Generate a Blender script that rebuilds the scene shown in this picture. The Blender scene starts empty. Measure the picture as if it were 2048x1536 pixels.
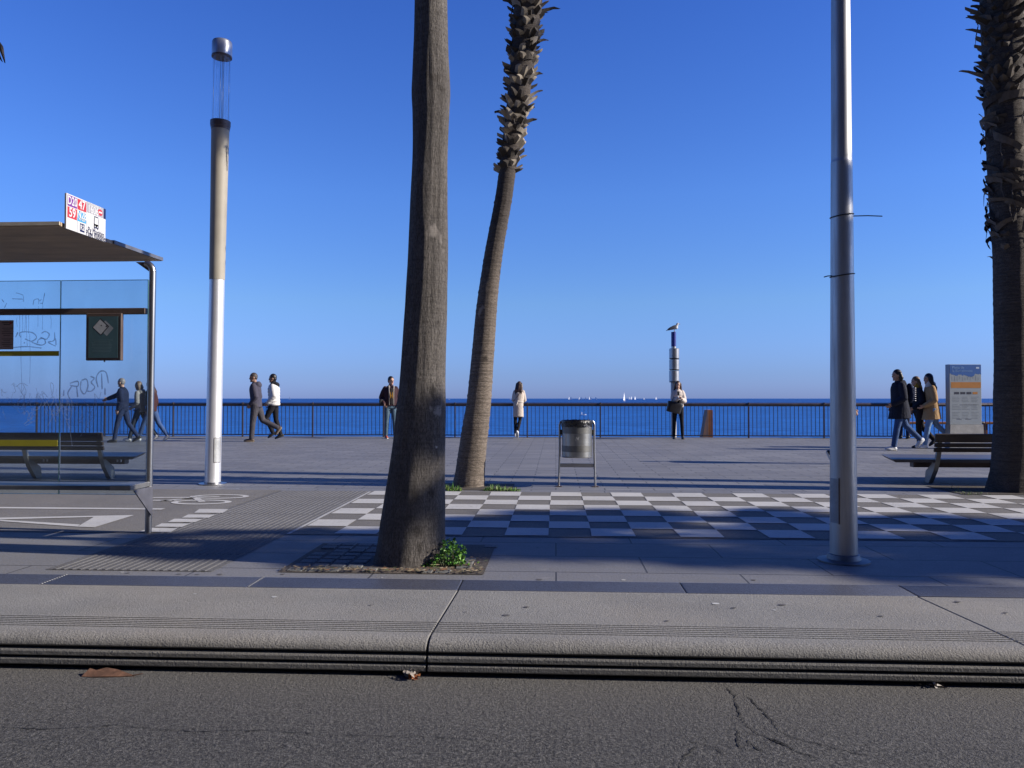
import bpy, math, random
from mathutils import Vector, Matrix, Euler, noise as mnoise

S = bpy.context.scene
col = S.collection
rad = math.radians
PI = math.pi

# ------------------------------------------------------------------ camera, sky, sun, exposure
F_PX = 1560.0
YAW = rad(3.2)
PITCH = math.atan(29 / F_PX)
CAM_Z = 1.15
cam_data = bpy.data.cameras.new("camera")
cam_data.sensor_width = 36.0
cam_data.lens = F_PX / 2048 * 36.0
cam_data.clip_start = 0.05
cam_data.clip_end = 100000
cam = bpy.data.objects.new("camera", cam_data)
cam.location = (0, 0, CAM_Z)
cam.rotation_euler = (PI / 2 + PITCH, 0, YAW)
col.objects.link(cam)
S.camera = cam

SUN_EL = rad(26)
SUN_AZ = rad(-5.3)           # angle of the sun's bearing from +X (towards the road side)
world = bpy.data.worlds.new("World")
S.world = world
world.use_nodes = True
wt = world.node_tree
wt.nodes.clear()
sky = wt.nodes.new("ShaderNodeTexSky")
sky.sky_type = 'NISHITA'
sky.sun_disc = False
sky.sun_elevation = SUN_EL
sky.sun_rotation = PI / 2 - SUN_AZ
sky.altitude = 0
sky.air_density = 1.0
sky.dust_density = 0.3
sky.ozone_density = 3.0
hs = wt.nodes.new("ShaderNodeHueSaturation")
hs.inputs['Saturation'].default_value = 1.12
tint = wt.nodes.new("ShaderNodeMix")
tint.data_type = 'RGBA'
tint.blend_type = 'MULTIPLY'
tint.inputs[0].default_value = 1.0
# winter air over the sea: clearer and bluer towards the zenith, lilac rather than yellow at the horizon
tc = wt.nodes.new("ShaderNodeTexCoord")
sz = wt.nodes.new("ShaderNodeSeparateXYZ")
wt.links.new(tc.outputs['Generated'], sz.inputs[0])
cr = wt.nodes.new("ShaderNodeValToRGB")
stops = [(0.0, (.46, .68, 1.92)), (.03, (.50, .72, 1.70)), (.12, (.77, .99, 1.56)), (.25, (.80, 1.08, 1.82)), (.46, (.64, .94, 1.86)), (.58, (.30, .52, 1.30)), (.72, (.13, .27, .85)), (1.0, (.09, .20, .70))]
el = cr.color_ramp.elements
while len(el) < len(stops): el.new(.5)
for e_, (p_, c_) in zip(el, stops):
    e_.position = p_
    e_.color = (c_[0] / 2, c_[1] / 2, c_[2] / 2, 1)
wt.links.new(sz.outputs['Z'], cr.inputs[0])
dbl = wt.nodes.new("ShaderNodeVectorMath")
dbl.operation = 'SCALE'
dbl.inputs['Scale'].default_value = 2.0
wt.links.new(cr.outputs[0], dbl.inputs[0])
wt.links.new(dbl.outputs[0], tint.inputs[7])
bg = wt.nodes.new("ShaderNodeBackground")
bg.inputs['Strength'].default_value = 0.0735
wo = wt.nodes.new("ShaderNodeOutputWorld")
wt.links.new(sky.outputs[0], hs.inputs['Color'])
wt.links.new(hs.outputs[0], tint.inputs[6])
wt.links.new(tint.outputs[2], bg.inputs['Color'])
wt.links.new(bg.outputs[0], wo.inputs['Surface'])

sun_dir = Vector((math.cos(SUN_EL) * math.cos(SUN_AZ), math.cos(SUN_EL) * math.sin(SUN_AZ), math.sin(SUN_EL)))
sl = bpy.data.lights.new("sun", 'SUN')
sl.energy = 5.0
sl.angle = rad(0.53)
sl.color = (1.0, 0.92, 0.80)
so = bpy.data.objects.new("sun", sl)
so.rotation_euler = (-sun_dir).to_track_quat('-Z', 'Y').to_euler()
so.location = (30, -5, 20)
col.objects.link(so)
S.view_settings.view_transform = 'Standard'
S.view_settings.look = 'None'
S.view_settings.exposure = 0.45
S.view_settings.gamma = 1.0
S.cycles.max_bounces = 8
S.cycles.transparent_max_bounces = 16

# ------------------------------------------------------------------ measuring helpers (photo pixels -> world)
_R = cam.rotation_euler.to_matrix()
def _ray(px, py):
    return _R @ Vector(((px - 1024) / F_PX, (768 - py) / F_PX, -1.0))
def G(px, py, z=0.0):
    d = _ray(px, py); t = (z - CAM_Z) / d.z
    return Vector((0, 0, CAM_Z)) + d * t
def PY(px, py, Y):
    d = _ray(px, py); t = Y / d.y
    return Vector((0, 0, CAM_Z)) + d * t

# ------------------------------------------------------------------ tagging and linking
def tag(o, label=None, cat=None, group=None, kind=None):
    if label: o['label'] = label
    if cat: o['category'] = cat
    if group: o['group'] = group
    if kind: o['kind'] = kind
    return o
def thing(name, label, cat, loc=(0, 0, 0), rz=0.0, group=None):
    o = bpy.data.objects.new(name, None)
    o.empty_display_size = 0.2
    col.objects.link(o)
    o.location = loc
    o.rotation_euler = (0, 0, rz)
    return tag(o, label, cat, group)
def copy_tree(o, parent=None):
    c = o.copy(); col.objects.link(c)
    if parent is not None: c.parent = parent
    for ch in list(o.children): copy_tree(ch, c)
    return c

# ------------------------------------------------------------------ mesh builder
class MB:
    def __init__(s):
        s.v = []; s.f = []; s.m = []
    def add(s, vs, fs, mi=0):
        b = len(s.v)
        s.v += [tuple(p) for p in vs]
        s.f += [tuple(b + i for i in f) for f in fs]
        s.m += [mi] * len(fs)
    def quad(s, a, b, c, d, mi=0): s.add([a, b, c, d], [(0, 1, 2, 3)], mi)
    def poly(s, pts, mi=0): s.add(pts, [tuple(range(len(pts)))], mi)
    def box(s, c, size, rot=None, mi=0, bev=0.0):
        x, y, z = size[0] / 2, size[1] / 2, size[2] / 2
        c = Vector(c)
        if bev <= 0:
            vs = [Vector((i * x, j * y, k * z)) for i in (-1, 1) for j in (-1, 1) for k in (-1, 1)]
            fs = [(0, 1, 3, 2), (4, 6, 7, 5), (0, 4, 5, 1), (2, 3, 7, 6), (0, 2, 6, 4), (1, 5, 7, 3)]
        else:
            b = min(bev, x * .9, y * .9, z * .9)
            vs = []
            for i in (-1, 1):
                for j in (-1, 1):
                    for k in (-1, 1):
                        vs += [Vector((i * x, j * (y - b), k * (z - b))), Vector((i * (x - b), j * y, k * (z - b))), Vector((i * (x - b), j * (y - b), k * z))]
            def q(i, j, k): return ((i > 0) * 4 + (j > 0) * 2 + (k > 0)) * 3
            fs = []
            for a in (-1, 1):
                o = lambda l: l if a > 0 else l[::-1]
                fs.append(tuple(o([q(a, -1, -1), q(a, 1, -1), q(a, 1, 1), q(a, -1, 1)])))
                fs.append(tuple(o([q(-1, a, -1) + 1, q(-1, a, 1) + 1, q(1, a, 1) + 1, q(1, a, -1) + 1])))
                fs.append(tuple(o([q(-1, -1, a) + 2, q(1, -1, a) + 2, q(1, 1, a) + 2, q(-1, 1, a) + 2])))
            for a in (-1, 1):
                for c2 in (-1, 1):
                    fs.append((q(a, c2, -1), q(a, c2, 1), q(a, c2, 1) + 1, q(a, c2, -1) + 1))
                    fs.append((q(a, -1, c2), q(a, 1, c2), q(a, 1, c2) + 2, q(a, -1, c2) + 2))
                    fs.append((q(-1, a, c2) + 1, q(1, a, c2) + 1, q(1, a, c2) + 2, q(-1, a, c2) + 2))
                    for d in (-1, 1):
                        fs.append((q(a, c2, d), q(a, c2, d) + 1, q(a, c2, d) + 2))
        if rot is not None: vs = [rot @ p for p in vs]
        s.add([p + c for p in vs], fs, mi)
    def loft(s, rings, cap=True, closed=True, mi=0):
        n = len(rings[0]); vs = [p for r in rings for p in r]; fs = []
        for i in range(len(rings) - 1):
            for j in range(n if closed else n - 1):
                k = (j + 1) % n
                fs.append((i * n + j, i * n + k, (i + 1) * n + k, (i + 1) * n + j))
        if cap and closed:
            fs.append(tuple(range(n))[::-1]); fs.append(tuple((len(rings) - 1) * n + j for j in range(n)))
        s.add(vs, fs, mi)
    def tube(s, pts, rads, n=12, round_caps=True, cap=True, mi=0, ref=None, flat=1.0):
        """tapered tube along pts; flat scales the radius across `ref`"""
        pts = [Vector(p) for p in pts]
        if not hasattr(rads, '__len__'): rads = [rads] * len(pts)
        P = list(pts); Rr = list(rads)
        if round_caps:
            d0 = (pts[0] - pts[1]).normalized(); d1 = (pts[-1] - pts[-2]).normalized()
            pre = [(pts[0] + d0 * rads[0] * math.sin(a), rads[0] * math.cos(a)) for a in (1.45, 1.1, .6)]
            post = [(pts[-1] + d1 * rads[-1] * math.sin(a), rads[-1] * math.cos(a)) for a in (.6, 1.1, 1.45)]
            P = [p for p, _ in pre] + P + [p for p, _ in post]
            Rr = [r for _, r in pre] + Rr + [r for _, r in post]
        rings = []
        t0 = (P[1] - P[0]).normalized()
        up = Vector(ref) if ref is not None else (Vector((0, 0, 1)) if abs(t0.z) < .9 else Vector((1, 0, 0)))
        for i, p in enumerate(P):
            t = (P[min(i + 1, len(P) - 1)] - P[max(i - 1, 0)])
            if t.length < 1e-9: t = t0
            t.normalize()
            u = up - t * up.dot(t)
            if u.length < 1e-6: u = t.orthogonal()
            u.normalize(); w = t.cross(u)
            if ref is None: up = u
            rings.append([p + u * (Rr[i] * flat * math.cos(2 * PI * j / n)) + w * (Rr[i] * math.sin(2 * PI * j / n)) for j in range(n)])
        s.loft(rings, cap=cap, mi=mi)
    def lathe(s, prof, c=(0, 0, 0), n=32, cap=True, mi=0):
        c = Vector(c)
        rings = [[c + Vector((r * math.cos(2 * PI * j / n), r * math.sin(2 * PI * j / n), z)) for j in range(n)] for r, z in prof]
        s.loft(rings, cap=cap, mi=mi)
    def ell(s, c, r, rot=None, nu=16, nv=10, mi=0):
        c = Vector(c); rings = []
        for i in range(nv + 1):
            a = -PI / 2 + PI * (i + .02 if i == 0 else (i - .02 if i == nv else i)) / nv
            ring = []
            for j in range(nu):
                b = 2 * PI * j / nu
                p = Vector((r[0] * math.cos(a) * math.cos(b), r[1] * math.cos(a) * math.sin(b), r[2] * math.sin(a)))
                ring.append(c + (rot @ p if rot is not None else p))
            rings.append(ring)
        s.loft(rings, mi=mi)
    def prism(s, outline, d, mi=0):
        """outline: 3-D polygon, extruded by vector d"""
        n = len(outline); d = Vector(d); o = [Vector(p) for p in outline]
        fs = [tuple(range(n))[::-1], tuple(range(n, 2 * n))]
        fs += [(i, (i + 1) % n, n + (i + 1) % n, n + i) for i in range(n)]
        s.add(o + [p + d for p in o], fs, mi)
    def mesh(s, name, mats, smooth=False):
        me = bpy.data.meshes.new(name)
        me.from_pydata(s.v, [], s.f)
        if not isinstance(mats, (list, tuple)): mats = [mats]
        for m in mats: me.materials.append(m)
        if len(mats) > 1: me.polygons.foreach_set('material_index', s.m)
        me.validate()
        me.update()
        return me
    def build(s, name, mats, parent=None, smooth=None, loc=None, fixn=True):
        me = s.mesh(name, mats)
        if fixn:
            import bmesh
            bm = bmesh.new(); bm.from_mesh(me)
            bmesh.ops.recalc_face_normals(bm, faces=bm.faces)
            bm.to_mesh(me); bm.free()
        if smooth is not None:
            me.shade_smooth() if smooth >= 180 else _smooth_angle(me, smooth)
        o = bpy.data.objects.new(name, me)
        col.objects.link(o)
        if loc is not None: o.location = loc
        if parent is not None: o.parent = parent
        return o

def _smooth_angle(me, deg):
    import bmesh
    bm = bmesh.new(); bm.from_mesh(me)
    lim = rad(deg)
    for f in bm.faces: f.smooth = True
    for e in bm.edges:
        if len(e.link_faces) == 2 and e.calc_face_angle(0) > lim: e.smooth = False
    bm.to_mesh(me); bm.free()

def remesh(name, mb, mats, parent, voxel=.012, smooth_it=4, fac=.5, pick=None):
    """fuse the overlapping closed shells of mb into ONE continuous surface"""
    me = mb.mesh(name, mats)
    import bmesh
    bm = bmesh.new(); bm.from_mesh(me)
    bmesh.ops.recalc_face_normals(bm, faces=bm.faces)
    bm.to_mesh(me); bm.free()
    o = bpy.data.objects.new(name, me); col.objects.link(o)
    r = o.modifiers.new("r", 'REMESH'); r.mode = 'VOXEL'; r.voxel_size = voxel; r.use_smooth_shade = True
    if smooth_it:
        q = o.modifiers.new("s", 'SMOOTH'); q.factor = fac; q.iterations = smooth_it
    dg = bpy.context.evaluated_depsgraph_get(); dg.update()
    nm = bpy.data.meshes.new_from_object(o.evaluated_get(dg))
    o.modifiers.clear()
    o.data = nm; nm.name = name
    bpy.data.meshes.remove(me)
    nm.materials.clear()
    for m in (mats if isinstance(mats, (list, tuple)) else [mats]): nm.materials.append(m)
    if pick:
        for p in nm.polygons: p.material_index = pick(p.center, p.normal)
    else:
        for p in nm.polygons: p.material_index = 0
    nm.shade_smooth()
    o.parent = parent
    return o

def text(name, string, size, origin, right, up, mat, parent=None, align='LEFT', bold=0.0, sx=1.0):
    cu = bpy.data.curves.new(name, 'FONT')
    cu.body = string; cu.size = size; cu.align_x = align; cu.align_y = 'CENTER'
    cu.offset = bold; cu.extrude = 0.0006; cu.resolution_u = 3
    o = bpy.data.objects.new(name, cu); col.objects.link(o)
    dg = bpy.context.evaluated_depsgraph_get(); dg.update()
    me = bpy.data.meshes.new_from_object(o.evaluated_get(dg))
    bpy.data.objects.remove(o); bpy.data.curves.remove(cu)
    right = Vector(right).normalized(); up = Vector(up).normalized(); nrm = right.cross(up)
    m = Matrix((( right.x * sx, up.x, nrm.x, origin[0]), (right.y * sx, up.y, nrm.y, origin[1]), (right.z * sx, up.z, nrm.z, origin[2]), (0, 0, 0, 1)))
    me.transform(m)
    me.materials.clear(); me.materials.append(mat)
    o = bpy.data.objects.new(name, me); col.objects.link(o)
    if parent is not None: o.parent = parent
    return o

# ------------------------------------------------------------------ materials
class NT:
    def __init__(s, name):
        s.mat = bpy.data.materials.new(name); s.mat.use_nodes = True
        s.t = s.mat.node_tree; s.b = s.t.nodes['Principled BSDF']
        s.out = s.t.nodes['Material Output']
    def n(s, typ, **kw):
        nd = s.t.nodes.new(typ)
        for k, v in kw.items():
            if k.startswith('i_'):
                key = k[2:]
                key = int(key) if key.isdigit() else key.replace('_', ' ')
                nd.inputs[key].default_value = v
            else: setattr(nd, k, v)
        return nd
    def l(s, a, b): s.t.links.new(a, b)
    def pos(s): return s.n('ShaderNodeNewGeometry').outputs['Position']
    def obj(s): return s.n('ShaderNodeTexCoord').outputs['Object']
    def noise(s, vec, scale, detail=4, rough=.55, stretch=None, dist=0.0):
        if stretch:
            mp = s.n('ShaderNodeMapping'); mp.inputs['Scale'].default_value = stretch
            s.l(vec, mp.inputs['Vector']); vec = mp.outputs[0]
        nd = s.n('ShaderNodeTexNoise'); nd.inputs['Scale'].default_value = scale
        nd.inputs['Detail'].default_value = detail; nd.inputs['Roughness'].default_value = rough
        nd.inputs['Distortion'].default_value = dist
        s.l(vec, nd.inputs['Vector']); return nd.outputs['Fac']
    def ramp(s, fac, stops):
        r = s.n('ShaderNodeValToRGB'); el = r.color_ramp.elements
        while len(el) < len(stops): el.new(.5)
        for e, (p, c) in zip(el, stops):
            e.position = p; e.color = (c, c, c, 1) if not hasattr(c, '__len__') else (*c, 1)
        s.l(fac, r.inputs[0]); return r.outputs[0]
    def mix(s, fac, a, b, mode='MIX'):
        m = s.n('ShaderNodeMix', data_type='RGBA', blend_type=mode)
        for k, x in ((0, fac), (6, a), (7, b)):
            if hasattr(x, 'is_linked') or hasattr(x, 'links'): s.l(x, m.inputs[k])
            elif hasattr(x, '__len__'): m.inputs[k].default_value = (*x, 1)
            else: m.inputs[k].default_value = x
        return m.outputs[2]
    def math(s, op, a, b=None):
        m = s.n('ShaderNodeMath', operation=op)
        for k, x in ((0, a), (1, b)):
            if x is None: continue
            if hasattr(x, 'links'): s.l(x, m.inputs[k])
            else: m.inputs[k].default_value = x
        return m.outputs[0]
    def col(s, c):
        if hasattr(c, 'links'): s.l(c, s.b.inputs['Base Color'])
        else: s.b.inputs['Base Color'].default_value = (*c, 1)
    def set(s, rough=None, metal=None, spec=None, **kw):
        if rough is not None: 
            if hasattr(rough, 'links'): s.l(rough, s.b.inputs['Roughness'])
            else: s.b.inputs['Roughness'].default_value = rough
        if metal is not None: s.b.inputs['Metallic'].default_value = metal
        if spec is not None: s.b.inputs['Specular IOR Level'].default_value = spec
        for k, v in kw.items(): s.b.inputs[k.replace('_', ' ')].default_value = v
    def bump(s, h, strength=.5, dist=.01):
        b = s.n('ShaderNodeBump'); b.inputs['Strength'].default_value = strength; b.inputs['Distance'].default_value = dist
        s.l(h, b.inputs['Height']); s.l(b.outputs[0], s.b.inputs['Normal'])

def mul(c, k): return tuple(x * k for x in c)
def mat(name, c, rough=.6, metal=0.0, var=.25, scale=8, bump=0.0, bscale=60, bdist=.004, spec=.5, c2=None, stretch=None, world_co=False):
    t = NT(name)
    v = t.pos() if world_co else t.obj()
    n1 = t.noise(v, scale, 5, .6, stretch)
    f = t.ramp(n1, [(.3, 0.0), (.7, 1.0)])
    t.col(t.mix(f, mul(c, 1 - var), c2 if c2 else mul(c, 1 + var * .6)))
    rr = t.n('ShaderNodeMapRange'); rr.inputs[3].default_value = max(.02, rough - .1); rr.inputs[4].default_value = min(1, rough + .1)
    t.l(n1, rr.inputs[0])
    t.set(rr.outputs[0], metal, spec)
    if bump > 0:
        t.bump(t.noise(v, bscale, 4, .6, stretch), bump, bdist)
    return t.mat

# ================================================================== GROUND AND SEA
def road_material():
    t = NT("asphalt"); p = t.pos()
    n1 = t.noise(p, 95, 3, .8); n2 = t.noise(p, 46, 4, .8); n3 = t.noise(p, 150, 2, .7)
    c = t.ramp(n1, [(.32, (.022, .021, .020)), (.45, (.075, .071, .066)), (.55, (.135, .128, .116)), (.68, (.27, .255, .23))])
    c = t.mix(t.ramp(n2, [(.34, .95), (.47, 0)]), c, (.014, .014, .014))
    c = t.mix(t.ramp(n3, [(.66, 0), (.74, .85)]), c, (.42, .40, .36))
    c = t.mix(t.ramp(n2, [(.60, 0), (.76, .6)]), c, (.21, .20, .19))
    big = t.noise(p, .9, 5, .6)
    c = t.mix(t.ramp(big, [(.3, 0.0), (.75, .4)]), c, (.075, .073, .075))
    # dusty, paler gutter along the kerb
    sx = t.n('ShaderNodeSeparateXYZ'); t.l(p, sx.inputs[0])
    gut = t.n('ShaderNodeMapRange'); gut.inputs[1].default_value = 3.0; gut.inputs[2].default_value = 3.55
    t.l(t.math('ADD', sx.outputs['Y'], t.math('MULTIPLY', t.noise(p, 3, 4), .25)), gut.inputs[0])
    c = t.mix(t.math('MULTIPLY', gut.outputs[0], .45), c, (.19, .178, .160))
    t.col(t.mix(1.0, c, (.85, .865, .90), 'MULTIPLY')); t.set(.82, 0, .4)
    t.bump(t.math('ADD', n2, t.math('MULTIPLY', n1, .8)), 1.0, .015)
    return t.mat

def concrete_material(name, c, dark, speck=170, spot=.74, spotc=(.08, .075, .075), bump=.35, yellow=0.0, rough=.8, shade_grime=False):
    t = NT(name); p = t.pos()
    n1 = t.noise(p, 1.3, 6, .62); n2 = t.noise(p, speck, 2, .6); n3 = t.noise(p, 14, 4, .65, (1, 2.2, 1))
    cc = t.mix(t.ramp(n1, [(.3, 0), (.72, 1)]), c, dark)
    cc = t.mix(t.ramp(n2, [(.32, .55), (.5, 0), (.72, 0)]), cc, mul(dark, .45))
    cc = t.mix(t.ramp(n2, [(.55, 0), (.75, .5)]), cc, mul(c, 1.55))
    cc = t.mix(t.ramp(n3, [(spot, 0), (spot + .06, .8)]), cc, spotc)
    if yellow: cc = t.mix(t.math('MULTIPLY', t.ramp(t.noise(p, .7, 4), [(.45, 0), (.8, 1)]), yellow), cc, (.34, .29, .22))
    if shade_grime:   # shade painted onto the kerb's lower front face and nose, plus dirt streaks
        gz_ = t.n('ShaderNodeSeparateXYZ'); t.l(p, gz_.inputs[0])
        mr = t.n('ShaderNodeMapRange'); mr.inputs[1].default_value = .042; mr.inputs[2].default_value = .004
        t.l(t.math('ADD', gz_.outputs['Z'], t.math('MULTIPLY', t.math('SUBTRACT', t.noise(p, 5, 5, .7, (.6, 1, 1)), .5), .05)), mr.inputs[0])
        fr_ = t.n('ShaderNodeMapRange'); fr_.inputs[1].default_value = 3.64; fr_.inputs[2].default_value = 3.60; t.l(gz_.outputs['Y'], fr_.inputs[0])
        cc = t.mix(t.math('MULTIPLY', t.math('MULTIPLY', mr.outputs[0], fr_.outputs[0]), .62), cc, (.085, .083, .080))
        streak = t.noise(p, 2.2, 5, .7, (.5, 1, 1))
        cc = t.mix(t.ramp(streak, [(.60, 0), (.80, .22)]), cc, (.12, .117, .112))
    t.col(cc); t.set(rough, 0, .35 if rough > .6 else .6)
    t.bump(t.math('ADD', n2, t.math('MULTIPLY', t.noise(p, 45, 3), .7)), bump, .006)
    return t.mat

def paver_material(name, w, h, c1, c2, mortar, msize=.006, ang=0.0, glint=False, off=.5):
    t = NT(name); p = t.pos()
    mp = t.n('ShaderNodeMapping'); mp.inputs['Rotation'].default_value = (0, 0, ang); t.l(p, mp.inputs['Vector'])
    b = t.n('ShaderNodeTexBrick'); b.offset = off
    b.inputs['Scale'].default_value = 1; b.inputs['Brick Width'].default_value = w; b.inputs['Row Height'].default_value = h
    b.inputs['Mortar Size'].default_value = msize; b.inputs['Mortar Smooth'].default_value = .3; b.inputs['Bias'].default_value = 0
    b.inputs['Color1'].default_value = (*c1, 1); b.inputs['Color2'].default_value = (*c2, 1); b.inputs['Mortar'].default_value = (*mortar, 1)
    t.l(mp.outputs[0], b.inputs['Vector'])
    n1 = t.noise(p, .8, 6, .6); n2 = t.noise(p, 60, 3, .6); n3 = t.noise(p, 5, 5, .65, (1, 3, 1))
    c = t.mix(t.ramp(n1, [(.3, .35), (.7, 0)]), b.outputs['Color'], mul(c1, .62))
    c = t.mix(t.ramp(n2, [(.35, .35), (.55, 0)]), c, mul(c1, .5))
    c = t.mix(t.ramp(n3, [(.62, 0), (.72, .5)]), c, mul(c2, 1.5))
    n4 = t.noise(p, 2.6, 3, .5)
    c = t.mix(t.ramp(n4, [(.71, 0), (.735, .45)]), c, mul(c1, .35))
    t.col(c)
    rr = t.n('ShaderNodeMapRange'); rr.inputs[3].default_value = .45; rr.inputs[4].default_value = .8; t.l(n3, rr.inputs[0])
    t.set(rr.outputs[0], 0, .4)
    hgt = t.math('SUBTRACT', t.math('MULTIPLY', n2, .25), b.outputs['Fac'])
    t.bump(hgt, 1.0, .012)
    return t.mat

M_road = road_material()
M_kerb = concrete_material("kerb_concrete", (0.275, 0.268, 0.252), (0.196, 0.191, 0.181), 130, .69, bump=.8, yellow=.35, shade_grime=True)
M_nose = M_kerb
M_strip = concrete_material("ribbed_stone", (0.087, 0.093, 0.124), (0.066, 0.071, 0.100), 120, .8, bump=.2, rough=.42)
M_pave = paver_material("pavement_slab", 1.2, .52, (0.178, 0.177, 0.184), (0.220, 0.217, 0.224), (0.050, 0.050, 0.054), .007)
M_prom = paver_material("promenade_paver", .62, .21, (0.178, 0.178, 0.189), (0.253, 0.251, 0.257), (0.071, 0.071, 0.075), .009)
M_lane = concrete_material("lane_asphalt", (0.195, 0.184, 0.170), (0.149, 0.141, 0.131), 110, .76, bump=.5)
M_lane2 = concrete_material("crossing_asphalt", (0.178, 0.168, 0.154), (0.137, 0.129, 0.119), 95, .8, bump=.5)
M_tact = concrete_material("tactile_stone", (0.145, 0.143, 0.145), (0.112, 0.110, 0.113), 100, .78, bump=.35)

def paint_material():
    t = NT("road_paint"); p = t.pos()
    n1 = t.noise(p, 55, 4, .7); n2 = t.noise(p, 1.6, 5, .6)
    c = t.mix(t.ramp(n2, [(.3, 0), (.75, 1)]), (.53, .52, .50), (.44, .435, .42))
    wear = t.ramp(t.math('ADD', n1, t.math('MULTIPLY', n2, .35)), [(.74, 0), (.88, .8)])
    c = t.mix(wear, c, (.26, .25, .24))
    c = t.mix(t.ramp(t.noise(p, 9, 4, .6), [(.66, 0), (.74, .45)]), c, (.33, .32, .31))
    t.col(c); t.set(.7, 0, .4); t.bump(n1, .3, .003)
    return t.mat
M_paint = paint_material()

def sheet(name, x0, x1, y0, y1, z, m, kind='structure', nx=1, ny=1):
    mb = MB(); mb.quad((x0, y0, z), (x1, y0, z), (x1, y1, z), (x0, y1, z))
    return tag(mb.build(name, m), kind=kind)

sheet('road', -120, 120, -60, 3.72, -.11, M_road)
sheet('pavement', -60, 60, 4.944, 9.76, 0.0, M_pave)
sheet('promenade', -60, 60, 9.76, 23.45, -.002, M_prom)
mbw = MB(); mbw.quad((-60, 23.45, -.002), (60, 23.45, -.002), (60, 23.45, -5.6), (-60, 23.45, -5.6))
tag(mbw.build('sea_wall', M_kerb), kind='structure')

# kerb: profiled concrete blocks with open joints
def kerb_profile():
    p = [(3.70, -.13), (3.70, -.088), (3.528, -.086), (3.523, -.080), (3.523, -.062), (3.528, -.057), (3.575, -.055), (3.575, -.047),
         (3.530, -.044), (3.525, -.040), (3.525, -.024), (3.530, -.019), (3.580, -.016), (3.580, -.006), (3.545, -.004)]
    p += [(3.538, .004), (3.541, .014), (3.549, .024), (3.562, .033), (3.580, .040), (3.605, .045), (3.635, .047)]
    def top(y): return .048 - (y - 3.635) * (.046 / 1.05)
    y = 3.685
    for k in range(6):
        p += [(y, top(y)), (y + .0008, top(y) - .016), (y + .0102, top(y) - .016), (y + .011, top(y))]
        y += .0365
    p += [(4.2, top(4.2)), (4.672, top(4.672)), (4.672, -.13)]
    return p
kp = kerb_profile()
kmb = MB()
random.seed(4)
edges = [-14.1, -11.3, -8.6, -6.6, -3.95, -.585, 2.095, 4.78, 7.46, 10.1, 12.8]
for i in range(len(edges) - 1):
    x0, x1 = edges[i] + .0045, edges[i + 1] - .0045
    dy = random.uniform(-.004, .004); dz = random.uniform(-.003, .002)
    def bev(y, z, e):  # slightly chamfered block ends
        return (y, z)
    rings = []
    for x, e in ((x0, 1), (x0 + .004, 0), (x1 - .004, 0), (x1, 1)):
        rings.append([(x, y + dy + (.004 * e if y < 3.66 else 0), z + dz - (.002 * e if z > 0.0 else 0)) for y, z in kp])
    kmb.loft(rings)
    # chipped corner stones at the block ends
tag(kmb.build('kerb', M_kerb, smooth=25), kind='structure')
sheet('kerb_joint_bed', -14, 13, 3.66, 4.95, -.06, mat("joint_dirt", (.018, .016, .015), .95, var=.4, scale=40, world_co=True))

# ribbed dark drain strip behind the kerb
smb = MB()
seams = [-12, -9.5, -6.9, -4.3, G(96, 1163).x, G(506, 1167).x, G(920, 1171).x, G(1366, 1176).x, 2.1, 3.9, 6.4, 9, 12]
y0, y1 = 4.676, 4.940
for i in range(len(seams) - 1):
    a, b = seams[i] + .003, seams[i + 1] - .003
    prof = [(y0, -.05), (y0, .0)]
    k = 11; w = (y1 - y0) / k
    for j in range(k):
        yy = y0 + j * w
        prof += [(yy + w * .12, .0035), (yy + w * .62, .0035), (yy + w * .74, -.002), (yy + w * .98, -.002)]
    prof += [(y1, 0), (y1, -.05)]
    smb.loft([[(x, y, z - (.003 if e else 0)) for y, z in prof] for x, e in ((a, 1), (a + .006, 0), (b - .006, 0), (b, 1))])
tag(smb.build('drain_strip', M_strip, smooth=20), kind='structure')
# worn pale tooth edges of two strip seams
tmb = MB()
for sx_, wd in ((G(96, 1163).x, .006), (G(506, 1167).x, .007)):
    for j in range(11):
        yy = y0 + (j + .37) * (y1 - y0) / 11
        tmb.box((sx_ + .009, yy, .0045), (wd, .0125, .003))
tag(tmb.build('strip_edge', mat("pale_edge", (.33, .33, .33), .7)), kind='structure')

# lanes
sheet('bike_lane', -60, -3.43, 6.49, 9.62, .004, M_lane)
sheet('crossing', -2.27, 9.5, 6.49, 9.56, .004, M_lane2)

# tactile paving: long ribs across the pavement
tm = MB()
tm.quad((-3.42, 5.075, .003), (-2.28, 5.075, .003), (-2.28, 9.56, .003), (-3.42, 9.56, .003))
nr = 19
for i in range(nr):
    xc = -3.39 + (i + .5) * (1.08 / nr)
    for a, b in ((5.08, 5.62), (5.63, 6.28), (6.29, 6.94), (6.95, 7.6), (7.61, 8.26), (8.27, 8.92), (8.93, 9.55)):
        w = .0165
        r = [[(xc - w, y, .003), (xc - w * .55, y, .0075), (xc + w * .55, y, .0075), (xc + w, y, .003)] for y in (a, b)]
        tm.loft(r)
tag(tm.build('tactile_paving', M_tact, fixn=False), kind='structure')
em = MB()
em.quad((-2.275, 6.5, .0062), (-2.245, 6.5, .0062), (-2.265, 9.5, .0062), (-2.295, 9.5, .0062))
tag(em.build('pale_joint', mat("pale_grout", (.42, .42, .42), .8, world_co=True)), kind='structure')

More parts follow.
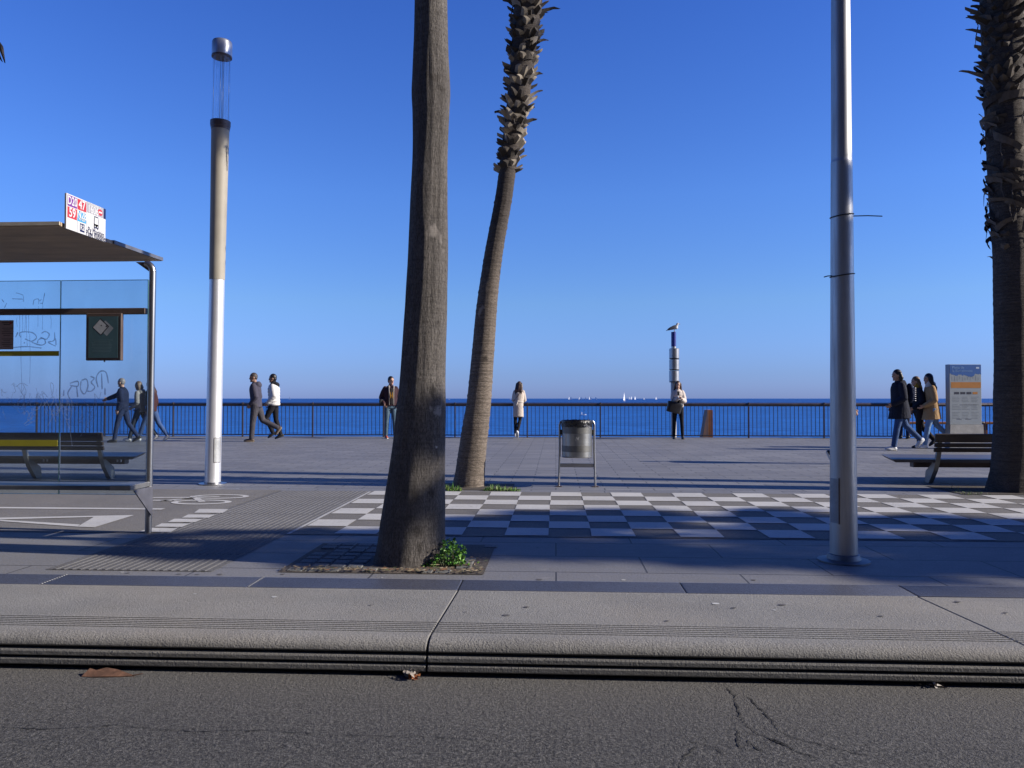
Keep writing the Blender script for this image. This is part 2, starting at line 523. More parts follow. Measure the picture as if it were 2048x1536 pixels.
# chequered crossing
cm = MB()
sq = .3625; X0 = -.785; Y0 = 6.53
random.seed(8)
for r in range(8):
    for c in range(-4, 26):
        xa = X0 + c * sq
        if (r + c) % 2 == 0 or xa < -2.24 or xa > 8.2: continue
        ya = Y0 + r * sq * 1.042
        q = []
        for (dx, dy) in ((0, 0), (1, 0), (1, 1), (0, 1)):
            q.append((xa + dx * sq + random.uniform(-.006, .006), ya + dy * sq * 1.042 + random.uniform(-.005, .005), .0085))
        cm.quad(*q)
tag(cm.build('chequered_marking', M_paint, fixn=False), kind='structure')

# bike lane markings
lm = MB()
def gp(cx, cy): return G(cx / 3.413, cy / 3.413 + 960, .0085)
def gq(*pts): lm.poly([gp(*p) for p in pts])
yl = G(200, 1018.5).y
lm.quad((-40, yl - .05, .0085), (-4.05, yl - .05, .0085), (-4.05, yl + .05, .0085), (-40, yl + .05, .0085))
for q in ([(1360, 197), (1325, 223), (1520, 224), (1560, 198)], [(1285, 235), (1240, 257), (1425, 257), (1467, 236)],
          [(1190, 264), (1145, 286), (1333, 287), (1380, 266)], [(1103, 296), (1055, 318), (1240, 320), (1300, 297)],
          [(1035, 327), (945, 352), (1165, 355), (1210, 329)]):
    gq(*q)
gq((-300, 262), (-300, 274), (0, 269), (640, 252), (915, 239))
gq((640, 252), (530, 318), (645, 322), (915, 239))
gq((0, 271), (0, 280), (530, 318), (545, 303))
def ring(cx, cy, rx, ry, w, n=40):
    c0 = gp(cx, cy); ex = (gp(cx + rx, cy) - gp(cx - rx, cy)).length / 2; ey = (gp(cx, cy - ry) - gp(cx, cy + ry)).length / 2
    for i in range(n):
        a, b = 2 * PI * i / n, 2 * PI * (i + 1) / n
        P = [Vector((c0.x + math.cos(t) * (ex - o), c0.y + math.sin(t) * (ey - o), .0085)) for t, o in ((a, 0), (b, 0), (b, w), (a, w))]
        lm.quad(*P)
ring(1500, 112, 200, 14, .07)
ring(1375, 150, 205, 15, .07)
for a, b in (((1040, 120), (1330, 118)), ((1100, 142), (1330, 120)), ((1040, 138), (1180, 140)), ((1180, 140), (1330, 118)), ((1330, 118), (1380, 148)), ((1300, 110), (1500, 112))):
    A, B = gp(*a), gp(*b); d = (B - A); d.z = 0; nn = Vector((-d.y, d.x, 0)).normalized() * .035
    lm.quad(A - nn, B - nn, B + nn, A + nn)
tag(lm.build('bike_lane_marking', M_paint, fixn=False), kind='structure')

# tree pit with old square setts, soil and litter
sheet('tree_pit', -1.84, -.47, 5.085, 6.115, .004, concrete_material("pit_soil", (.13, .105, .085), (.075, .065, .055), 60, .7, (.05, .045, .035), .8))
pm = MB()
random.seed(3)
for i in range(11):
    for j in range(8):
        x = -1.80 + (i + .5) * .124; y = 5.10 + (j + .5) * .127
        if math.hypot(x + 1.0, y - 5.5) < .36 or (i > 7 and random.random() < .75) or random.random() < .06: continue
        pm.box((x + random.uniform(-.005, .005), y + random.uniform(-.005, .005), .004 + random.uniform(-.003, .003)), (.104, .106, .012), Matrix.Rotation(random.uniform(-.05, .05), 3, 'Z'), bev=.006)
tag(pm.build('pit_setts', concrete_material("setts", (.20, .20, .195), (.13, .13, .125), 80, .7)), kind='structure')
lt = MB()
for k in range(420):
    if k < 260: x, y = random.uniform(-1.83, -.48), 5.095 + abs(random.gauss(0, .06))
    else: x, y = random.uniform(-.95, -.48), random.uniform(5.1, 5.6)
    a = random.uniform(0, PI); l = random.uniform(.008, .03); w = l * random.uniform(.15, .45)
    u = Vector((math.cos(a), math.sin(a), random.uniform(-.2, .2))) * l; v = Vector((-math.sin(a), math.cos(a), random.uniform(-.3, .3))) * w
    c = Vector((x, y, .016 + random.uniform(0, .008)))
    lt.quad(c - u, c - v, c + u, c + v, mi=random.choice((0, 0, 1, 2)))
tag(lt.build('litter', [mat("dry_litter", (.30, .24, .15), .9), mat("dead_leaf_bits", (.20, .10, .05), .9), mat("moss_bits", (.10, .12, .04), .9)], fixn=False), kind='stuff', label='dry leaf litter and twigs along the front edge of the tree pit', cat='litter')
# second row pits
sheet('planting_pit', -1.75, -.55, 9.75, 10.5, .006, concrete_material("pit_soil_b", (.10, .085, .07), (.06, .052, .045), 60, .7, (.05, .045, .035), .8))
sheet('planting_pit', 4.85, 6.4, 9.62, 10.55, .006, bpy.data.materials["pit_soil_b"])
# small flattened gum spots on the paving
gm = MB()
random.seed(21)
for k in range(26):
    if k < 14: x, y, z = random.uniform(-2.4, 2.4), random.uniform(3.95, 4.6), None
    else: x, y, z = random.uniform(-3, 4), random.uniform(4.96, 5.06), .003
    if z is None: z = .048 - (y - 3.635) * (.046 / 1.05) + .0022
    r = random.uniform(.006, .018); n = 9
    gm.poly([(x + r * 1.3 * math.cos(2 * PI * j / n) * random.uniform(.8, 1.1), y + r * math.sin(2 * PI * j / n) * random.uniform(.8, 1.1), z) for j in range(n)], mi=0 if k % 4 else 1)
tag(gm.build('gum_spots', [mat("old_gum", (.10, .095, .095), .8), mat("pale_gum", (.55, .55, .54), .7)], fixn=False), kind='structure')

# cracks in the asphalt
crk = MB()
random.seed(11)
def crack(pts, w):
    w *= 1.5
    P = [G(x / 2.934 + 1350, y / 2.934 + 1360, -.1075) for x, y in pts]
    out = []
    for a, b in zip(P, P[1:]):
        n = max(2, int((b - a).length / .012))
        for k in range(n):
            q = a.lerp(b, k / n) + Vector((random.uniform(-.006, .006), random.uniform(-.006, .006), 0)); out.append(q)
    out.append(P[-1])
    for i in range(len(out) - 1):
        d = out[i + 1] - out[i]; nn = Vector((-d.y, d.x, 0)).normalized()
        wa = w * (.25 + .95 * mnoise.noise(out[i] * 22) ** 2 * 4) ; wb = w * (.25 + .95 * mnoise.noise(out[i + 1] * 22) ** 2 * 4)
        wa = min(wa, w * 1.8); wb = min(wb, w * 1.8)
        crk.quad(out[i] - nn * wa, out[i + 1] - nn * wb, out[i + 1] + nn * wb, out[i] + nn * wa)
crack([(300, 40), (350, 90), (360, 150), (380, 210), (430, 270), (500, 320), (580, 350), (650, 375), (720, 420), (830, 455)], .0030)
crack([(430, 100), (480, 145), (530, 195), (580, 250), (620, 300), (680, 335), (780, 360), (900, 385), (1040, 425), (1150, 440)], .0030)
crack([(360, 280), (370, 370), (380, 390)], .0028)
crack([(420, 350), (460, 380), (510, 415)], .0042)
crack([(80, 350), (140, 375), (230, 390), (290, 440)], .0024)
crack([(550, 340), (640, 380), (700, 410)], .0034)
crack([(20, 520), (60, 440), (120, 390)], .0024)
crack([((x - 1350) * 2.934, (y - 1360) * 2.934) for x, y in ((-20, 1452), (90, 1458), (230, 1450), (380, 1462), (520, 1460), (680, 1470), (840, 1472), (980, 1480))], .0013)
tag(crk.build('road_crack', mat("crack_dark", (.02, .02, .02), .95), fixn=False), kind='structure')

# sea
def sea_material():
    t = NT("sea_water"); p = t.pos()
    sx = t.n('ShaderNodeSeparateXYZ'); t.l(p, sx.inputs[0])
    far = t.n('ShaderNodeMapRange'); far.inputs[1].default_value = 120; far.inputs[2].default_value = 1500; t.l(sx.outputs['Y'], far.inputs[0])
    band = t.noise(p, .012, 4, .55, (.35, 1.6, 1))
    c = t.mix(far.outputs[0], (.020, .150, .50), (.009, .07, .30))
    c = t.mix(t.math('MULTIPLY', t.ramp(band, [(.35, 0), (.7, 1)]), .5), c, (.010, .070, .26))
    rip = t.noise(p, .35, 5, .65, (.45, 1.0, 1))
    c = t.mix(t.ramp(rip, [(.46, 0), (.62, .8)]), c, (.006, .055, .22))
    t.col(c); t.set(.45, 0, .16)
    w1 = t.noise(p, .30, 5, .62, (.5, 1, 1)); w2 = t.noise(p, .05, 3, .5, (.4, 1, 1)); w3 = t.noise(p, 1.6, 3, .6, (.6, 1, 1))
    h = t.math('ADD', t.math('MULTIPLY', w1, .8), t.math('ADD', t.math('MULTIPLY', w2, 1.4), t.math('MULTIPLY', w3, .22)))
    t.bump(h, 1.0, .9)
    return t.mat
sheet('sea', -60000, 60000, 23.4, 70000, -5.0, sea_material())

# ================================================================== STREET FURNITURE
M_steel = mat("brushed_steel", (.40, .40, .41), .34, 1.0, .12, 6, stretch=(1, 1, .15))
M_dkmetal = mat("bronze_metal", (.13, .095, .085), .45, .35, .2, 5)
M_black = mat("black_plastic", (.015, .015, .017), .5)
M_white = mat("white_print", (.58, .58, .58), .4, var=.03)

def glass_material(name, tintc, refl=1.0):
    t = NT(name); t.t.nodes.remove(t.b)
    tr = t.n('ShaderNodeBsdfTransparent'); tr.inputs[0].default_value = (*tintc, 1)
    gl = t.n('ShaderNodeBsdfGlossy'); gl.inputs['Roughness'].default_value = .03; gl.inputs[0].default_value = (.9, .95, 1, 1)
    fr = t.n('ShaderNodeFresnel'); fr.inputs[0].default_value = 1.5
    df = t.n('ShaderNodeBsdfDiffuse'); df.inputs[0].default_value = (.35, .38, .40, 1)
    m0 = t.n('ShaderNodeMixShader'); m1 = t.n('ShaderNodeMixShader')
    dirt = t.ramp(t.noise(t.pos(), 1.5, 6, .65, (1, 1, .35)), [(.38, .03), (.75, .13)])
    t.l(dirt, m0.inputs[0]); t.l(tr.outputs[0], m0.inputs[1]); t.l(df.outputs[0], m0.inputs[2])
    t.l(t.math('MINIMUM', fr.outputs[0], refl), m1.inputs[0]); t.l(m0.outputs[0], m1.inputs[1]); t.l(gl.outputs[0], m1.inputs[2])
    t.l(m1.outputs[0], t.out.inputs['Surface'])
    return t.mat
M_glass = glass_material("shelter_glass", (.86, .92, .95))
M_lglass = glass_material("lamp_glass", (.95, .98, 1.0), .07)

# ---------------- bus shelter
SX, SY = -3.455, 6.509
sh = thing('bus_shelter', 'bus shelter with scrawled glass back wall, wooden roof and route sign on top', 'bus shelter', (SX, SY, 0))
def L(v): return Vector(v) - Vector((SX, SY, 0))
mb = MB()
base = L(G(296.5, 1066)); topc = L(PY(305.5, 543.5, SY))
mb.tube([base, base.lerp(topc, .5), topc], .0285, n=20, round_caps=False)
bend = [topc]
for a in (.35, .7, 1.05, 1.4):
    bend.append(topc + Vector((-.075 * (1 - math.cos(a)), 0, .075 * math.sin(a))))
mb.tube(bend, .0285, n=20, round_caps=False)
mb.build('post', M_steel, sh, smooth=40)
for xo in (-2.9, -5.6):
    mb = MB(); mb.tube([(xo, 0, 0), (xo, 0, 2.28)], .0285, n=16, round_caps=False); mb.build('post', M_steel, sh, smooth=40)
rz0 = 2.318
mb = MB()
ra = L(G(125, 452, rz0)); rb = L(G(318, 521.5, rz0)) 
yF, yB = ra.y, rb.y + .02
xr = .11
roof_wood = mat("roof_underside", (.40, .30, .205), .6, 0, .35, 2.2, .3, 25, .004, stretch=(1, 3, 1))
prof = [(xr, 0), (xr, .026), (-6.2, .034), (-6.2, 0)]
mb.prism([(x, yF, rz0 + z) for x, z in prof], (0, yB - yF, 0))
roof = mb.build('roof', roof_wood, sh)
mb = MB(); mb.prism([(x, yF - .012, rz0 + z + .001) for x, z in ((xr - .004, .004), (xr - .004, .028), (-6.2, .036), (-6.2, .006))], (0, .0115, 0))
mb.build('fascia', mat("fascia_beige", (.50, .44, .34), .6), roof)
mb = MB()
mb.prism([(xr + .001, yF + .62, rz0 + .002), (xr + .014, yF + .62, rz0 + .002), (xr + .014, yF + .62, rz0 + .030), (xr - .3, yF + .62, rz0 + .042), (xr - .3, yF + .62, rz0 + .036), (xr + .001, yF + .62, rz0 + .029)], (0, yB - yF - .62, 0))
mb.build('gutter', mat("gutter_metal", (.16, .17, .21), .5, .4), roof)
# bracket under the roof at the post head
mb = MB(); mb.prism([topc + Vector((-.028, -.004, 0)), topc + Vector((-.028, -.004, .085)), topc + Vector((-.15, -.004, .085))], (0, .008, 0)); mb.build('bracket', M_dkmetal, sh)
# cross beam
zb0, zb1 = PY(200, 629, SY).z, PY(200, 617, SY).z
mb = MB(); mb.box((-3.1 - .03, -.005, (zb0 + zb1) / 2), (6.15, .05, zb1 - zb0), bev=.004); mb.build('cross_beam', M_dkmetal, sh, smooth=30)
# glass panes
gy = .045
def gpt(px, py): return L(PY(px, py, SY + gy))
ztop, zbot = gpt(200, 561).z, gpt(200, 988).z
xdiv = gpt(121, 700).x; xrt = gpt(296, 700).x
def pane(x0, x1, y=gy):
    mb = MB(); mb.box(((x0 + x1) / 2, y, (ztop + zbot) / 2), (x1 - x0, .010, ztop - zbot))
    o = mb.build('glass_pane', M_glass, sh)
    e = MB()
    for a, b, s_ in (((x0 + x1) / 2, ztop + .002, (x1 - x0, .011, .004)), ((x0 + x1) / 2, zbot - .002, (x1 - x0, .011, .004))):
        e.box((a, y, b), s_)
    e.box((x1 + .002, y, (ztop + zbot) / 2), (.004, .011, ztop - zbot + .008))
    e.build('pane_edge', mat("glass_edge", (.07, .16, .17), .25), o)
    return o
p1 = pane(xdiv + .006, xrt - .004); p2 = pane(xdiv - 1.16, xdiv - .004); pane(xdiv - 2.33, xdiv - 1.17)
# yellow bands on the left pane
M_yel = mat("yellow_band", (.36, .32, .02), .6, var=.1)
for ya, yb, xe in ((702, 712, 119), (880, 892.5, 116)):
    a = gpt(xe, ya); b = gpt(xe, yb)
    mb = MB(); mb.box((a.x - .55, gy - .007, (a.z + b.z) / 2), (1.1, .0025, a.z - b.z)); mb.build('yellow_band', M_yel, p2)
# notice on the left pane
a, b = gpt(-40, 641), gpt(28, 699)
M_note = mat("notice_paper", (.26, .19, .20), .7, var=.1)
mb = MB(); mb.box(((a.x + b.x) / 2, gy - .010, (a.z + b.z) / 2), (b.x - a.x, .004, a.z - b.z)); nt = mb.build('notice', M_note, p2)
mb = MB()
for k in range(14):
    zz = a.z - .022 - k * .0158
    if k in (2, 8): continue
    mb.box((b.x - .052 - .02 * ((k * 7) % 3) * .3, gy - .0128, zz), (.10 - .02 * ((k * 5) % 3), .001, .004 if k > 1 else .007))
mb.build('printed_lines', mat("dark_print", (.03, .025, .03), .7), nt)
mb = MB(); mb.lathe([(.011, 0), (.011, .001)], (0, 0, 0), 16); rd = mb.build('red_dot', mat("red_print", (.25, .03, .03), .6), nt)
rd.rotation_euler = (PI / 2, 0, 0); rd.location = (b.x - .025, gy - .0125, a.z - .025)
# framed poster hanging from the beam
fa, fb = L(PY(174.5, 627, SY - .03)), L(PY(244.5, 721, SY - .03))
pc = (fa + fb) / 2; pw = fb.x - fa.x; ph = fa.z - fb.z
mb = MB(); mb.box((pc.x, -.03, pc.z), (pw, .035, ph), bev=.004)
pf = mb.build('poster_frame', M_dkmetal, sh, smooth=30)
mb = MB(); mb.box((pc.x - .002, -.049, pc.z - .003), (pw - .055, .004, ph - .05))
mb.build('poster_sheet', mat("teal_poster", (.05, .105, .13), .5, var=.15), pf)
mb = MB()
cx, cz = pc.x - .022, pc.z + .085
def dq(x, z, w, h, ang, y, mi):
    ca, sa = math.cos(ang), math.sin(ang)
    P = [(cx + x + ca * i - sa * j, y, cz + z + sa * i + ca * j) for i, j in ((-w, -h), (w, -h), (w, h), (-w, h))]
    mb.poly(P, mi)
dq(.045, -.012, .045, .050, rad(48), -.0512, 1)
dq(0, 0, .052, .052, rad(48), -.0516, 2); dq(-.004, -.001, .046, .046, rad(48), -.0519, 0)
dq(.004, .012, .005, .005, 0, -.0522, 2); dq(.05, .005, .008, .006, .5, -.0522, 2)
random.seed(6)
for k in range(9):
    mb.box((pc.x - .012 + random.uniform(-.008, .008), -.0512, pc.z - .028 - k * .0125), (pw * .62 * random.uniform(.6, 1), .0008, .004), mi=3)
mb.build('poster_print', [mat("poster_grey", (.40, .42, .46), .5), mat("poster_pale", (.27, .30, .35), .5), mat("poster_ink", (.015, .015, .03), .5), mat("poster_text", (.11, .18, .21), .5)], pf, fixn=False)
mb = MB(); mb.ell((pc.x, -.03, fb.z - .006), (.007, .007, .008)); mb.build('lock_knob', M_steel, pf, smooth=180)
mb = MB(); mb.box((pc.x + pw / 2 - .009, -.0495, pc.z - .01), (.006, .003, ph - .03)); mb.build('frame_edge', M_steel, pf)

# graffiti strokes on the glass (written on the far side, so they read mirrored)
gmb = MB()
def stroke(pts, r=.0045, mi=0):
    P = []
    for x, y in pts: P.append(gpt(x / 5.12, y / 5.12 + 540) + Vector((0, -.0075, 0)))
    # smooth with Catmull-Rom
    Q = []
    for i in range(len(P) - 1):
        p0, p1_, p2_, p3 = P[max(i - 1, 0)], P[i], P[i + 1], P[min(i + 2, len(P) - 1)]
        for k in range(6):
            t = k / 6
            Q.append(.5 * ((2 * p1_) + (p2_ - p0) * t + (2 * p0 - 5 * p1_ + 4 * p2_ - p3) * t * t + (3 * p1_ - p0 - 3 * p2_ + p3) * t ** 3))
    Q.append(P[-1])
    Lr_, Rr_ = [], []
    for i in range(len(Q)):
        d = Q[min(i + 1, len(Q) - 1)] - Q[max(i - 1, 0)]
        if d.length < 1e-6: d = Vector((1, 0, 0))
        nn = Vector((-d.z, 0, d.x)).normalized() * r * (.75 + .35 * math.sin(i * .37) ** 2)
        Lr_.append(Q[i] - nn); Rr_.append(Q[i] + nn)
    for i in range(len(Q) - 1): gmb.quad(Lr_[i], Lr_[i + 1], Rr_[i + 1], Rr_[i], mi)
for s_ in ([(165, 690), (190, 640), (175, 660)], [(215, 690), (215, 640), (330, 640), (380, 690), (330, 730), (260, 705)], [(260, 740), (250, 752)],
           [(330, 740), (420, 770), (470, 750), (450, 700), (400, 715), (390, 750)], [(430, 650), (470, 630), (510, 660), (480, 710), (420, 690)], [(565, 640), (560, 720), (500, 740), (575, 780)],
           [(140, 795), (280, 785), (430, 800)], [(575, 700), (580, 770)]):
    stroke(s_, .0055, 0)
for s_ in ([(1010, 1200), (990, 1110), (1030, 1040), (1090, 1050), (1115, 1160)], [(1045, 1060), (1050, 1220)], [(930, 1090), (970, 1110), (940, 1150), (975, 1200), (940, 1240), (900, 1240)],
           [(840, 1130), (890, 1120), (905, 1190), (870, 1270), (830, 1220), (835, 1140)], [(720, 1160), (800, 1140), (800, 1190), (720, 1180)], [(790, 1190), (800, 1300)], [(740, 1190), (700, 1260), (720, 1320)], [(660, 1230), (655, 1290)], [(1080, 1210), (1080, 1280)]):
    stroke(s_, .0065, 0)
for s_ in ([(25, 300), (45, 330)], [(75, 340), (50, 390)], [(130, 295), (240, 300)], [(170, 235), (240, 260), (245, 325)], [(345, 360), (355, 310), (400, 300), (400, 350)], [(440, 350), (465, 235)], [(415, 340), (440, 345)], [(430, 300), (410, 320)]):
    stroke(s_, .004, 1)
for x0, ya, yb in ((205, 430, 680), (235, 420, 640), (262, 380, 640), (280, 400, 780), (297, 420, 650), (400, 370, 580), (442, 330, 610), (525, 470, 600), (180, 480, 580), (222, 640, 1170), (310, 650, 1160)):
    stroke([(x0, ya), (x0 + random.uniform(-6, 6), (ya + yb) / 2), (x0 + random.uniform(-9, 9), yb)], .0022, 1)
random.seed(17)
for k in range(34):   # dense pale scratches low on the panes
    x, y = random.choice(((90, 1300), (230, 1290), (330, 1400), (520, 1400), (700, 1420), (900, 1430))); x += random.uniform(-70, 70); y += random.uniform(-60, 60)
    pts = [(x, y)]
    for j in range(random.randint(3, 6)):
        x += random.uniform(-55, 60); y += random.uniform(-110, 110); y = max(1160, min(1610, y)); x = max(-30, x); pts.append((x, y))
    stroke(pts, random.uniform(.002, .0042), 2)
for s_ in ([(650, 1290), (640, 1430), (690, 1530), (740, 1480), (740, 1330)], [(680, 1530), (720, 1640), (745, 1800)], [(990, 1330), (985, 1440), (960, 1560)], [(440, 1400), (560, 1300), (600, 1500)], [(470, 1310), (580, 1560)], [(380, 1470), (250, 1580)], [(830, 1700), (930, 1540), (990, 1480)], [(255, 1600), (370, 1540)], [(1170, 1340), (1280, 1370), (1390, 1390), (1200, 1450)], [(1290, 1440), (1420, 1420)]):
    stroke(s_, .0035, 2)
def scrawl(name, c, alpha):
    t = NT(name); t.t.nodes.remove(t.b)
    tr = t.n('ShaderNodeBsdfTransparent'); df = t.n('ShaderNodeBsdfDiffuse'); df.inputs[0].default_value = (*c, 1); mx = t.n('ShaderNodeMixShader')
    t.l(t.ramp(t.noise(t.obj(), 30, 3), [(.3, alpha * .6), (.7, alpha)]), mx.inputs[0]); t.l(tr.outputs[0], mx.inputs[1]); t.l(df.outputs[0], mx.inputs[2]); t.l(mx.outputs[0], t.out.inputs['Surface'])
    return t.mat
gmb.build('graffiti', [scrawl("blue_scrawl", (.06, .11, .42), .62), scrawl("dark_scrawl", (.03, .05, .16), .6), scrawl("pale_scratch", (.55, .65, .85), .45)], p1, fixn=False)
# pale reflection strips / posters paste marks on glass
# seat
zs = .437
seat_y0, seat_y1 = -.33, -.03
M_seat = mat("seat_slate", (.10, .11, .13), .38, .2)
mb = MB(); mb.box((.0 - 3.05, (seat_y0 + seat_y1) / 2, zs - .018), (6.1, seat_y1 - seat_y0, .036), bev=.005); seat = mb.build('seat', M_seat, sh, smooth=30)
mb = MB(); mb.box((-.085, (seat_y0 + seat_y1) / 2 - .002, zs - .016), (.175, seat_y1 - seat_y0 + .006, .040), bev=.004)
mb.build('seat_end_plate', mat("end_plate", (.24, .24, .24), .4, .6), seat, smooth=30)
mb = MB(); mb.prism([(.012, seat_y0 + .015, zs - .037), (.012, -.02, zs - .037), (.012, -.02, .155), (.012, -.035, .155)], (.010, 0, 0)); mb.build('seat_bracket', mat("grey_bracket", (.17, .17, .20), .45, .5), sh)

# route sign standing on the roof end
sgx = ra.x + .01
A = PY(125, 452, SY); 
def sgp(py_near, py_far): pass
s0y = yF + .012; s1y = s0y + .462
near = Vector((0, 0, 0))
def zat(px, py, Yw): return PY(px, py, Yw).z
zt = zat(126, 387, SY + s0y); zbm = rz0 + .044; 
zt2 = zat(203, 417.5, SY + s1y)
zt = (zt + zt2) / 2
zlow = zt - .242
mb = MB(); mb.box((sgx, (s0y + s1y) / 2, (zt + zlow) / 2), (.012, s1y - s0y, zt - zlow), bev=.002)
sg = mb.build('route_sign', mat("sign_case", (.35, .35, .37), .5, .3), sh, smooth=30)
W = s1y - s0y; H = zt - zlow; fx = sgx + .0065
def srect(u0, v0, u1, v1, m, lift=.001, r=0.0, name='colour_panel'):
    mb = MB()
    y0_, y1_ = s0y + u0 * W, s0y + u1 * W; z0_, z1_ = zt - v1 * H, zt - v0 * H
    mb.box((fx + lift, (y0_ + y1_) / 2, (z0_ + z1_) / 2), (.001, y1_ - y0_, z1_ - z0_))
    return mb.build(name, m, sg)
M_pur = mat("purple_print", (.17, .028, .25), .4, var=.05); M_red = mat("red_panel", (.46, .033, .042), .4, var=.05)
M_cyan = mat("cyan_panel", (.045, .30, .55), .4, var=.05); M_grey = mat("grey_panel", (.33, .32, .36), .4, var=.05); M_navy = mat("navy_print", (.012, .015, .07), .4)
srect(.0, .0, 1, 1, M_white, .0006, name='sign_face')
srect(.025, .03, .255, .34, M_pur); srect(.265, .03, .485, .34, M_red)
srect(.025, .36, .255, .67, M_red); srect(.265, .36, .485, .67, M_cyan)
srect(.50, .0, 1.0, .31, M_grey, .0012); srect(.94, .0, 1.0, .31, M_navy, .0016)
srect(.26, .67, .266, .99, M_navy, .0012); srect(.49, .0, .499, .99, mat("pale_divider", (.6, .6, .62), .5), .0018)
srect(.33, .71, .445, .95, M_navy, .0014)
def st(s, u, v, size, m, bold=.0, lift=.0024, sx=.86, al='CENTER'):
    return text('lettering', s, size, (fx + lift, s0y + u * W, zt - v * H), (0, 1, 0), (0, 0, 1), m, sg, al, bold, sx)
st('D20', .14, .185, .082, M_white, .0016, sx=.74); st('47', .375, .185, .088, M_white, .0018)
st('59', .14, .515, .088, M_white, .0018); st('N28', .375, .47, .080, M_white, .0018, sx=.78); st('NIT BUS', .375, .60, .024, M_white, .0006)
st('1606', .66, .195, .082, M_white, .001, sx=.8); st('CODI PARADA', .52, .045, .028, M_white, .0006, al='LEFT')
st('Pg Marítim', .745, .815, .058, M_navy, 0, sx=.8); st('Pepe Rubianes', .755, .925, .058, M_navy, 0, sx=.75)
st('R2', .387, .83, .05, M_white, .001)
mb = MB(); mb.ell((fx + .002, s0y + .85 * W, zt - .17 * H), (.0012, .030, .024)); mb.build('emblem', M_red, sg)
mb = MB(); mb.box((fx + .0038, s0y + .85 * W, zt - .17 * H), (.001, .040, .012)); mb.build('emblem', M_white, sg)
# small bus pictogram
mb = MB()
def bx(u, v, w, h, mi=0): mb.box((fx + .0022 + mi * .0006, s0y + u * W, zt - v * H), (.0008, w, h), mi=mi)
bx(.745, .39, .044, .014); bx(.745, .50, .050, .075); bx(.745, .475, .042, .048, 1); bx(.745, .62, .056, .036); bx(.715, .645, .010, .010, 1); bx(.775, .645, .010, .010, 1)
bx(.705, .69, .008, .018); bx(.785, .69, .008, .018); bx(.69, .47, .004, .03); bx(.80, .47, .004, .03)
mb.build('bus_pictogram', [M_navy, M_white], sg)

# ---------------- left lamp column
lp = Vector((-4.61, 10.28, 0))
lamp = thing('lamp_column', 'tall lamp column with glass lantern, beige upper shaft and bright metal lower shaft', 'lamp post', lp)
lean = Matrix.Rotation(rad(.85), 4, 'Y')
def lt_(o):
    o.data.transform(lean); return o
def zl(py): return PY(435, py, lp.y).z
sc = 10.28 / 1560 * 1.03
mb = MB(); mb.lathe([(.103, 0), (.101, .5), (.098, zl(560))], n=40, cap=False); lt_(mb.build('lower_shaft', mat("painted_alu", (.80, .80, .82), .44, .7, .04, 3), lamp, smooth=40))
mb = MB(); mb.lathe([(.18, 0), (.18, .012), (.11, .016), (.11, .03)], n=32); lt_(mb.build('base_plate', M_steel, lamp, smooth=30))
mb = MB(); mb.lathe([(.1005, zl(560)), (.108, zl(400)), (.117, zl(262)), (.117, zl(258))], n=40); lt_(mb.build('upper_shaft', mat("beige_paint", (.36, .325, .265), .6, 0, .12, 4), lamp, smooth=40))
mb = MB(); z0, z1 = zl(260), zl(243)
mb.lathe([(.121, z0), (.123, z0 + .03), (.128, z0 + .035), (.128, z0 + .06), (.132, z0 + .062), (.132, z1), (.10, z1 + .002)], n=40); lt_(mb.build('collar', M_dkmetal, lamp, smooth=30))
M_rod = mat('pale_rod', (.55, .56, .58), .4, .3)
zg0, zg1 = zl(244), zl(114)
mb = MB(); mb.lathe([(.118, zg0), (.118, zg1)], n=48, cap=False); lt_(mb.build('lantern_glass', M_lglass, lamp, smooth=180))
for a in (.3, 1.87, 3.44, 5.01):
    mb = MB(); mb.tube([(.098 * math.cos(a), .098 * math.sin(a), zg0), (.098 * math.cos(a), .098 * math.sin(a), zg1)], .0028, 8, False); lt_(mb.build('lantern_rod', M_rod, lamp, smooth=180))
mb = MB(); mb.tube([(.03, 0, zg0), (.03, 0, zg1)], .0035, 8, False); lt_(mb.build('lantern_rod', M_rod, lamp, smooth=180))
zc1 = zl(82)
mb = MB(); mb.lathe([(.10, zg1 + .004), (.131, zg1), (.131, zc1 - .03), (.120, zc1 - .008), (.09, zc1), (.0, zc1 + .003)], n=48)
cap_ = lt_(mb.build('lantern_cap', mat("cap_alu", (.50, .51, .53), .38, .8, .05, 3), lamp, smooth=40))
mb = MB(); mb.lathe([(.1325, zg1 - .012), (.1325, zg1 + .012)], n=48); lt_(mb.build('cap_rim', M_dkmetal, lamp, smooth=40))
# service door
dz0, dz1 = .30, .62
mb = MB()
for i in range(6):
    a0 = rad(-62 + i * 9); 
    a1 = a0 + rad(9)
    P = [(.1045 * math.cos(a), .1045 * math.sin(a), z) for a, z in ((a0, dz0), (a1, dz0), (a1, dz1), (a0, dz1))]
    mb.quad(*P)
lt_(mb.build('service_door', mat("door_alu", (.46, .47, .48), .5, .4), lamp, smooth=180))
lamp_door_gap = MB()
for z in (dz0 - .004, dz1 + .004):
    lamp_door_gap.tube([(.1035 * math.cos(rad(-62 + i * 9)), .1035 * math.sin(rad(-62 + i * 9)), z) for i in range(7)], .003, 6, False)
for a in (-62, -8):
    lamp_door_gap.tube([(.1035 * math.cos(rad(a)), .1035 * math.sin(rad(a)), dz0), (.1035 * math.cos(rad(a)), .1035 * math.sin(rad(a)), dz1)], .003, 6, False)
lt_(lamp_door_gap.build('door_seam', M_dkmetal, lamp))
